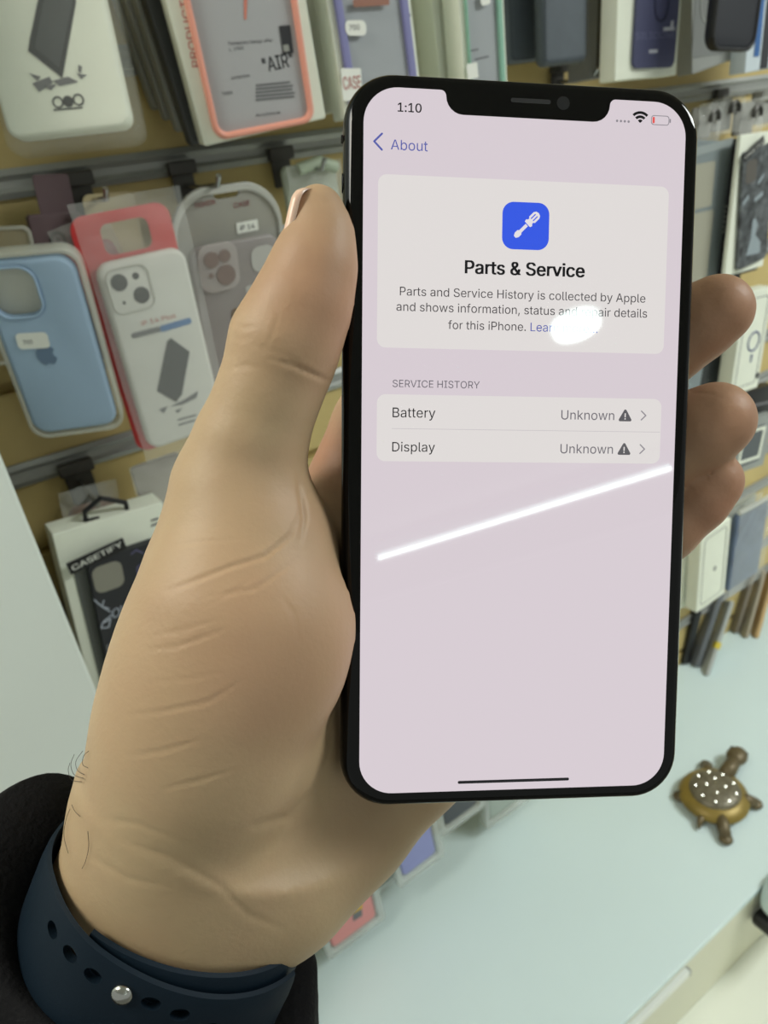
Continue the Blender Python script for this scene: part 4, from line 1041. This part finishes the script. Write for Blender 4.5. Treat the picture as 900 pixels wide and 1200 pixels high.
# ------------------------------------------------------------------ right side of the wall
for k, (x, y) in enumerate(((822, 138), (846, 128), (872, 133), (893, 120))):
    M, w, h = frame((x - 14, y - 14), (x + 15, y - 18), (x + 14, y + 26), (x - 13, y + 30), .60 + .008 * (k % 2))
    t = thing('plastic_bag', ['crumpled clear bag top nearest the phone, upper right', 'crumpled clear bag top second from the phone, upper right', 'crumpled clear bag top third from the phone, upper right', 'crumpled clear bag top at the right photo edge'][k], 'bag', BM(M), 'bag tops on the right hooks')
    obj('card', slab(w * .8, h * .85, .004, .004, .001), mat('bag_card', (148, 146, 138), .6), t, SM)
    obj('film', mv(crumple(w, h, .012, 31 + k), 0, 0, .010), clear('bag_film2', (226, 228, 222), .32), t)
    c = (0.004, h * .1)
    obj('hang_loop', tube([(c[0] + .008 * math.cos(a), c[1] + .008 * math.sin(a), .014) for a in np.linspace(-.4, 3.6, 12)], .0025, 8), m_dark, t, SM)
M, w, h = frame((797, 170), (851, 165), (836, 455), (786, 462), .575)
t = thing('case_package', 'flat grey package between phone and patterned black-and-white box, upper right', 'phone case', BM(M), 'packages on the right wall')
obj('box', slab(w, h, .012, .002, .001), mat('blue_grey_card', (128, 138, 140), .5), t, SM)
obj('card', merge(rect_on(M, [(802, 194), (837, 190), (834, 243), (800, 247)], .0003, .003), rect_on(M, [(802, 252), (834, 247), (829, 330), (798, 334)], .0003, .003)), mat('sand_card', (164, 162, 146), .55), t)
obj('fold', rect_on(M, [(800, 172), (858, 166), (858, 176), (800, 182)], .0004, .001), mat('pale_fold', (150, 158, 158), .5), t)
M, w, h = frame((861, 165), (905, 156), (892, 316), (846, 326), .570)
t = thing('case_package', 'black boxed case edge-on between the grey package and patterned box', 'phone case', BM(M), 'packages on the right wall')
obj('box', slab(w, h, .02, .002, .001), m_black, t, SM)
obj('spine_print', lines_on(M, [(849 - .6 * k, 242 + 6 * k, 851 - .6 * k, 241.5 + 6 * k) for k in range(6)], .0004, 1.4), m_card2, t)
M, w, h = frame((866, 161), (912, 150), (898, 312), (851, 322), .555)
t = thing('case_package', 'white box with black-and-white patterned case and name strip, right photo edge', 'phone case', BM(M), 'packages on the right wall')
obj('box', slab(w, h, .005, .0015, .0008), m_card, t, SM)
obj('case', rect_on(M, [(871, 184), (906, 160), (893, 303), (857, 317)], .0004, .006, .004), mat('mottled_case', (78, 82, 84), .45, var=.9, vscale=95), t)
obj('camera_opening', rect_on(M, [(871, 190), (884, 185), (881, 212), (869, 217)], .0045, .005), mat('dim_opening', (92, 88, 82), .5), t)
obj('name_strip', rect_on(M, [(866, 182), (890, 160), (892, 168), (867, 190)], .0048, .0005), m_black, t)
obj('name_text', text_on(M, 'CASETiFY', (868.5, 187), (890.5, 167), .0053, .0055, .01), m_sticker, t)
obj('figure_print', merge(poly_on(M, [(878, 258), (881, 255), (884, 263), (881, 275), (887, 283), (886, 296), (870, 300), (876, 278)], .0046), lines_on(M, [(866, 240, 873, 230), (880, 235, 890, 226), (884, 215, 891, 205)], .0046, 2.4)), mat('pale_grey_print', (150, 162, 168), .5), t)
M, w, h = frame((872, 347), (901, 335), (893, 453), (856, 463), .565)
t = thing('case_package', 'white box with a drawn blue ring beside the upper finger', 'phone case', BM(M), 'packages on the right wall')
obj('box', slab(w, h, .022, .0015, .0008), m_card, t, SM)
c = loc(M, 883, 400); obj('ring', merge(shape([ell(.0145, .0145, c[0], c[1], 28), ell(.0122, .0122, c[0], c[1], 28)], .0002, .0008), shape([rrect(.003, .012, .001, c[0], c[1] - .024)], .0002, .0008)), mat('ring_blue_print', (74, 84, 130), .5), t)
obj('outline', shape([rrect(w - .016, h - .02, .008), rrect(w - .018, h - .022, .007)], .0002, .0005), m_grey_print, t)
c = loc(M, 887, 440); obj('badge', shape([ell(.0045, .0045, c[0], c[1])], .0002, .0006), m_print, t)
M, w, h = frame((836, 350), (872, 342), (856, 462), (822, 470), .598)
t = thing('case_package', 'dark grey boxed case behind the white box with a blue ring', 'phone case', BM(M), 'packages on the right wall')
obj('box', slab(w, h, .012, .002, .001), mat('slate_card', (74, 78, 80), .5), t, SM)
obj('hang_tab', slab(.03, .03, .001, .003, .0004, 0, h / 2 + .012), m_black, t)
M, w, h = frame((864, 498), (906, 484), (896, 545), (854, 558), .575)
t = thing('case_package', 'small white-framed grey box by the middle fingertip, right photo edge', 'phone case', BM(M), 'packages on the right wall')
obj('box', slab(w, h, .03, .0015, .0008), mat('grey_box_card', (150, 154, 150), .5), t, SM)
obj('window', rect_on(M, [(872, 505), (896, 497), (888, 540), (866, 547)], .0003, .002), mat('dark_window', (86, 92, 96), .4), t)
obj('window_frame', shape([rrect(w * .62, h * .62, .002), rrect(w * .5, h * .5, .002)], .0007, .0012), m_card, t)
M, w, h = frame((868, 462), (908, 450), (902, 486), (862, 498), .59)
t = thing('case_package', 'black package just under the white box with a blue ring', 'phone case', BM(M), 'packages on the right wall')
obj('box', slab(w, h, .02, .002, .001), m_black, t, SM)
obj('band', rect_on(M, [(868, 478), (904, 467), (903, 471), (867, 482)], .0003, .0005), m_grey_print, t)
# white boxes and a blue bag near the counter
for k, (pts, Y) in enumerate(((((826, 627), (861, 604), (845, 698), (812, 721)), .56), (((806, 636), (842, 614), (828, 694), (795, 716)), .585))):
    M, w, h = frame(*pts, Y)
    t = thing('case_package', ['white box with a thin outline, right of the phone below the small finger', 'white box close behind the outlined white box, touching the phone edge'][k], 'phone case', BM(M), 'white boxes low on the right wall')
    obj('box', slab(w, h, .022, .003, .0012), m_card, t, SM)
    obj('outline', shape([rrect(w - .018, h - .02, .008), rrect(w - .0205, h - .0225, .007)], .0002, .0006), m_card2, t)
    c = (.004, -.006); obj('logo_print', shape([ell(.004, .005, *c, 12)], .0002, .0005), m_card2, t)
    obj('top_flap', slab(w * .9, .012, .001, .002, .0004, 0, h / 2 + .004, -.010), m_sticker, t)
M, w, h = frame((862, 606), (904, 576), (890, 676), (851, 696), .575)
t = thing('plastic_bag', 'clear bag holding a blue-grey case, right of the outlined white box', 'bag', BM(M))
obj('case', slab(w * .92, h * .92, .010, .008, .003), mat('steel_blue_case', (92, 108, 134), .45, var=.2, vscale=30), t, SM)
obj('film', mv(crumple(w, h, .006, 41), 0, 0, .006), m_bag, t)
obj('top_fold', tube([(-w * .45, h / 2, .002), (0, h / 2 + .003, .006), (w * .45, h / 2, .002)], .0045, 8), m_tray, t, SM)
M, w, h = frame((838, 606), (890, 572), (886, 600), (832, 632), .612)
t = thing('plastic_bag', 'folded clear bag top above the outlined white box', 'bag', BM(M))
obj('card', slab(w * .9, h * .9, .004, .004, .001), mat('pale_olive_card', (172, 174, 160), .6), t, SM)
obj('film', mv(crumple(w, h, .008, 51), 0, 0, .006), clear('bag_film2', (226, 228, 222), .32), t)

# ------------------------------------------------------------------ cases leaning on the counter, right
def leaner(top, base, wpx, th, label, name, mt, Yb=None):
    b = atZ(*base, CZ + .001); a = atY(*top, min(b[1] + .035, YW - .012)); up = nrm(a - b); L = np.linalg.norm(a - b)
    out = nrm(np.array([.93, -.36, 0]) - up * np.dot(up, (.93, -.36, 0))); x = np.cross(up, out)
    M = np.eye(4); M[:3, 0] = x; M[:3, 1] = up; M[:3, 2] = out; M[:3, 3] = (a + b) / 2
    t = thing(name, label, 'phone case', BM(M), 'cases leaning on the counter by the wall')
    return t, L
for (tp, bs, wd, th, lab, mt, extra) in (
    ((818, 716), (803, 778), .07, .016, 'black leaning case closest to the phone edge on the counter', m_black, None),
    ((846, 692), (816, 782), .07, .012, 'grey leaning case second from the phone on the counter', mat('grey_slab', (104, 108, 112), .45), None),
    ((858, 704), (828, 792), .06, .009, 'thin silver leaning case with a yellow mark on the counter', mat('silver_slab', (168, 172, 168), .35), 'y'),
    ((884, 668), (862, 742), .06, .009, 'brown-grey leaning case left of the tan one on the counter', mat('taupe_slab', (132, 122, 108), .5), None),
    ((896, 668), (874, 748), .06, .008, 'beige leaning case beside the tan one on the counter', mat('beige_slab', (170, 160, 140), .5), None),
    ((908, 668), (886, 748), .06, .009, 'tan leaning case at the right photo edge on the counter', mat('tan_slab', (196, 164, 116), .5), None)):
    t, L = leaner(tp, bs, wd, th, lab, 'phone_case', mt)
    obj('case', mv(shape([rrect(wd, L, .006)], -th / 2, th / 2, .003), wd / 2 - .004), mt, t, SM)
    obj('rim', mv(shape([rrect(wd - .008, L - .008, .005), rrect(wd - .012, L - .012, .004)], th / 2 - .001, th / 2 + .0008, .0004), wd / 2 - .004), m_card2, t, SM)
    if extra:
        obj('yellow_mark', mv(shape([rrect(.012, .014, .001)], -th / 2 - .0003, th / 2 + .001), 0.0015, -L * .10), mat('yellow_mark', (206, 186, 60), .5), t)

# ------------------------------------------------------------------ low row below the hand: packages standing on the counter by the wall
def low(pts, Y, label, mc, extra=None):
    M, w, h = frame(*pts, Y)
    # stand it on the counter
    t = thing('case_package', label, 'phone case', BM(M), 'packages low on the wall below the hand')
    obj('case', slab(w, h, .012, .008, .003), mc, t, SM)
    obj('pack', merge(shape([rrect(w + .022, h + .026, .008), rrect(w + .004, h + .004, .006)], -.012, .003, .001)), clear('pack_film', (206, 212, 206), .5, .12), t, SM)
    return t, M, w, h
t, M, w, h = low(((352, 962), (424, 915), (425, 1086), (384, 1116)), .575, 'pink case with a yellow and grey label in a clear pack, below the wrist', mat('salmon_case', (214, 140, 136), .45))
obj('yellow_label', rect_on(M, [(412, 1050), (424, 1043), (424, 1064), (413, 1071)], .0004, .0008), mat('yellow_label', (208, 168, 60), .5), t)
obj('grey_label', rect_on(M, [(413, 1071), (424, 1064), (424, 1073), (414, 1079)], .0004, .0008), m_grey_print, t)
low(((452, 884), (503, 850), (493, 1012), (460, 1037)), .575, 'lilac case in a clear pack, just below the phone bottom-left corner', mat('lilac_case', (142, 146, 196), .45))
low(((512, 840), (560, 808), (545, 952), (512, 975)), .585, 'dark charcoal case in a clear pack under the phone bottom edge', mat('charcoal_case', (72, 76, 80), .5))
low(((428, 960), (455, 940), (451, 1030), (432, 1045)), .60, 'small clear empty-looking pack between the pink and lilac cases', clear('empty_pack', (190, 198, 194), .5))
low(((574, 830), (620, 800), (604, 940), (566, 966)), .60, 'pale green-grey pack right of the charcoal case, under the phone', mat('sage_pack', (168, 178, 168), .5))

# ------------------------------------------------------------------ turtle on the counter
c0 = atZ(836, 938, CZ); hd = atZ(860, 899, CZ); fw = nrm(hd - c0); fw[2] = 0; fw = nrm(fw); sd_ = np.array([fw[1], -fw[0], 0.])
M = np.eye(4); M[:3, 0] = sd_; M[:3, 1] = fw; M[:3, 2] = (0, 0, 1); M[:3, 3] = (c0[0], c0[1], CZ)
def tl(px, py, z=0.):
    p = atZ(px, py, CZ + z); q = M[:3, :3].T @ (p - M[:3, 3]); return np.array([q[0], q[1], z])
e1 = abs(tl(873, 940)[0] - tl(800, 936)[0]) / 2
turtle = thing('turtle_ornament', 'small brown turtle ornament with a jewelled yellow-rimmed shell on the white counter', 'ornament', BM(M))
R1 = .051
m_tur = mat('turtle_bronze', (104, 92, 66), .45, metal=.3, var=.2, vscale=60)
m_rim = mat('turtle_yellow_rim', (138, 118, 56), .4, metal=.3, var=.15, vscale=40)
obj('body', ellipsoid((0, 0, .012), (R1 * .9, R1 * .95, .012), 28, 10, -1), m_tur, turtle, True)
prof = [(1.0, .009), (1.03, .012), (1.0, .016), (.92, .020), (.80, .024), (.72, .0255)]
V = []; F = []; n = 36
for r, z in prof:
    for k in range(n):
        a = 2 * math.pi * k / n; V.append((R1 * r * math.cos(a) * (1 - .05 * math.sin(a)), R1 * 1.04 * r * math.sin(a), z))
for j in range(len(prof) - 1):
    for k in range(n): F.append([j * n + k, j * n + (k + 1) % n, (j + 1) * n + (k + 1) % n, (j + 1) * n + k])
F += [list(range(n))[::-1], [(len(prof) - 1) * n + k for k in range(n)]]
obj('shell_rim', (np.array(V), F), m_rim, turtle, SM)
dome = ellipsoid((0, 0, .024), (R1 * .75, R1 * .78, .012), 30, 10, -.2)
dome[0][:, 2] += .0012 * np.sin(dome[0][:, 0] * 420) * np.sin(dome[0][:, 1] * 420)
obj('shell', dome, mat('turtle_shell', (112, 106, 88), .4, metal=.25, var=.3, vscale=90), turtle, True)
m_gem = mat('clear_gem', (225, 225, 215), .08, metal=.6)
for r, nn_, ph_ in ((.58, 9, .2), (.27, 4, .5)):
    for k in range(nn_):
        a = ph_ + 2 * math.pi * k / nn_; x, y = R1 * r * math.cos(a), R1 * r * math.sin(a)
        zz = .024 + .012 * math.sqrt(max(0, 1 - (r / .76) ** 2))
        g = ellipsoid((x, y, zz), (.0026, .0026, .002), 6, 3, -.99)
        obj('gem', g, m_gem, turtle)
hl = tl(859, 897)
obj('head', merge(ellipsoid((0, hl[1] + .004, .02), (.0165, .020, .012), 18, 10, -.999), tube([(0, R1 * .8, .017), (0, hl[1], .019)], [.013, .0115], 14)), m_tur, turtle, True)
obj('eye', merge(ellipsoid((.0120, hl[1] + .013, .025), (.0026, .0026, .0026), 8, 6, -.999), ellipsoid((-.0120, hl[1] + .013, .025), (.0026, .0026, .0026), 8, 6, -.999)), m_black, turtle, True)
for ang in ((885, 945), (850, 986), (796, 936), (827, 900)):
    ft = tl(*ang); ln = np.linalg.norm(ft[:2]) / R1; d = np.array([ft[0], ft[1], 0]) / (ln * R1)
    obj('leg', merge(tube([d * R1 * .72 + (0, 0, .013), d * R1 * (.72 + ln) / 2 + (0, 0, .011), d * R1 * ln + (0, 0, .007)], [.011, .010, .0085], 12), ellipsoid(tuple(d * R1 * ln + np.array([0, 0, .006])), (.0105, .0105, .006), 14, 8, -.999)), m_tur, turtle, True)
obj('tail', tube([(0, -R1 * .8, .012), (.002, -R1 * 1.15, .010), (.004, -R1 * 1.35, .005)], [.008, .005, .002], 10), m_tur, turtle, True)

# ------------------------------------------------------------------ below the counter edge
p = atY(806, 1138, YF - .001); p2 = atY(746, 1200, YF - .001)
ed = thing('edge_strip', 'aluminium strip with a painted highlight along the counter edge at the lower right', 'edge strip', Matrix.Translation((0, 0, 0)))
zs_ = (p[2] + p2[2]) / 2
obj('strip', box(p2[0] - .6, p[0], YF - .004, YF + .003, zs_ - .006, zs_ + .006), mat('painted_strip_highlight', (220, 224, 220), .3), ed)  # pale colour holds the bright highlight along the aluminium
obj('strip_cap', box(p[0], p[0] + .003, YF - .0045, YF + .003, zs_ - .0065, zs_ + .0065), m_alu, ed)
q = atY(893, 1045, YF); MB_ = np.eye(4); MB_[:3, 0] = (1, 0, 0); MB_[:3, 1] = (0, 0, 1); MB_[:3, 2] = (0, -1, 0); MB_[:3, 3] = q
soc = thing('wall_adapter', 'rounded white device with a black foot on the counter front, right photo edge', 'adapter', BM(MB_))
obj('body', mv(shape([rrect(.13, .075, .03)], .0, .045, .018, 5), .048, .004), m_white, soc, SM)
obj('foot', mv(shape([rrect(.13, .024, .010)], .0, .050, .006, 3), .046, -.046), m_black, soc, SM)
# LED strip under the counter lip that lights the ledge
led = thing('led_strip', 'bright LED strip tucked under the counter, lighting the white ledge', 'lamp', Matrix.Translation((1.0, YF - .33, zl + .05)))
obj('glow_strip', box(-.5, .9, -.004, .004, -.002, .002), mat('led_glow', (255, 255, 240), .4, emit=(250, 255, 226), es=27), led)
obj('rail', merge(box(-.5, .9, -.007, .007, .002, .006), box(-.5, -.49, -.004, .004, -.0605, .002), box(.89, .9, -.004, .004, -.0605, .002)), m_alu, led)

# pieces of a part hang under that part
NEST = {'price_text': 'price_sticker', 'name_text': 'name_strip', 'model_text': 'model_sticker', 'caption_text': 'caption_label', 'camera_hole': 'camera_bump',
        'picture_screen': 'picture', 'ring_dot': 'ring', 'print_window': 'print', 'hanger_foot': 'hanger', 'case_text': 'case', 'camera_opening_rim': 'case', 'seam': 'pouch', 'gem': 'shell', 'eye': 'head', 'tub_rim': 'tub', 'strip_cap': 'strip', 'spine_print': 'box', 'spine_text': 'box', 'corner_print': 'box'}
for o in list(COL.objects):
    base = o.name.split('.')[0]
    if base in NEST and o.parent is not None and o.parent.type == 'EMPTY':
        for c in o.parent.children:
            if c.name.split('.')[0] == NEST[base]: o.parent = c; break
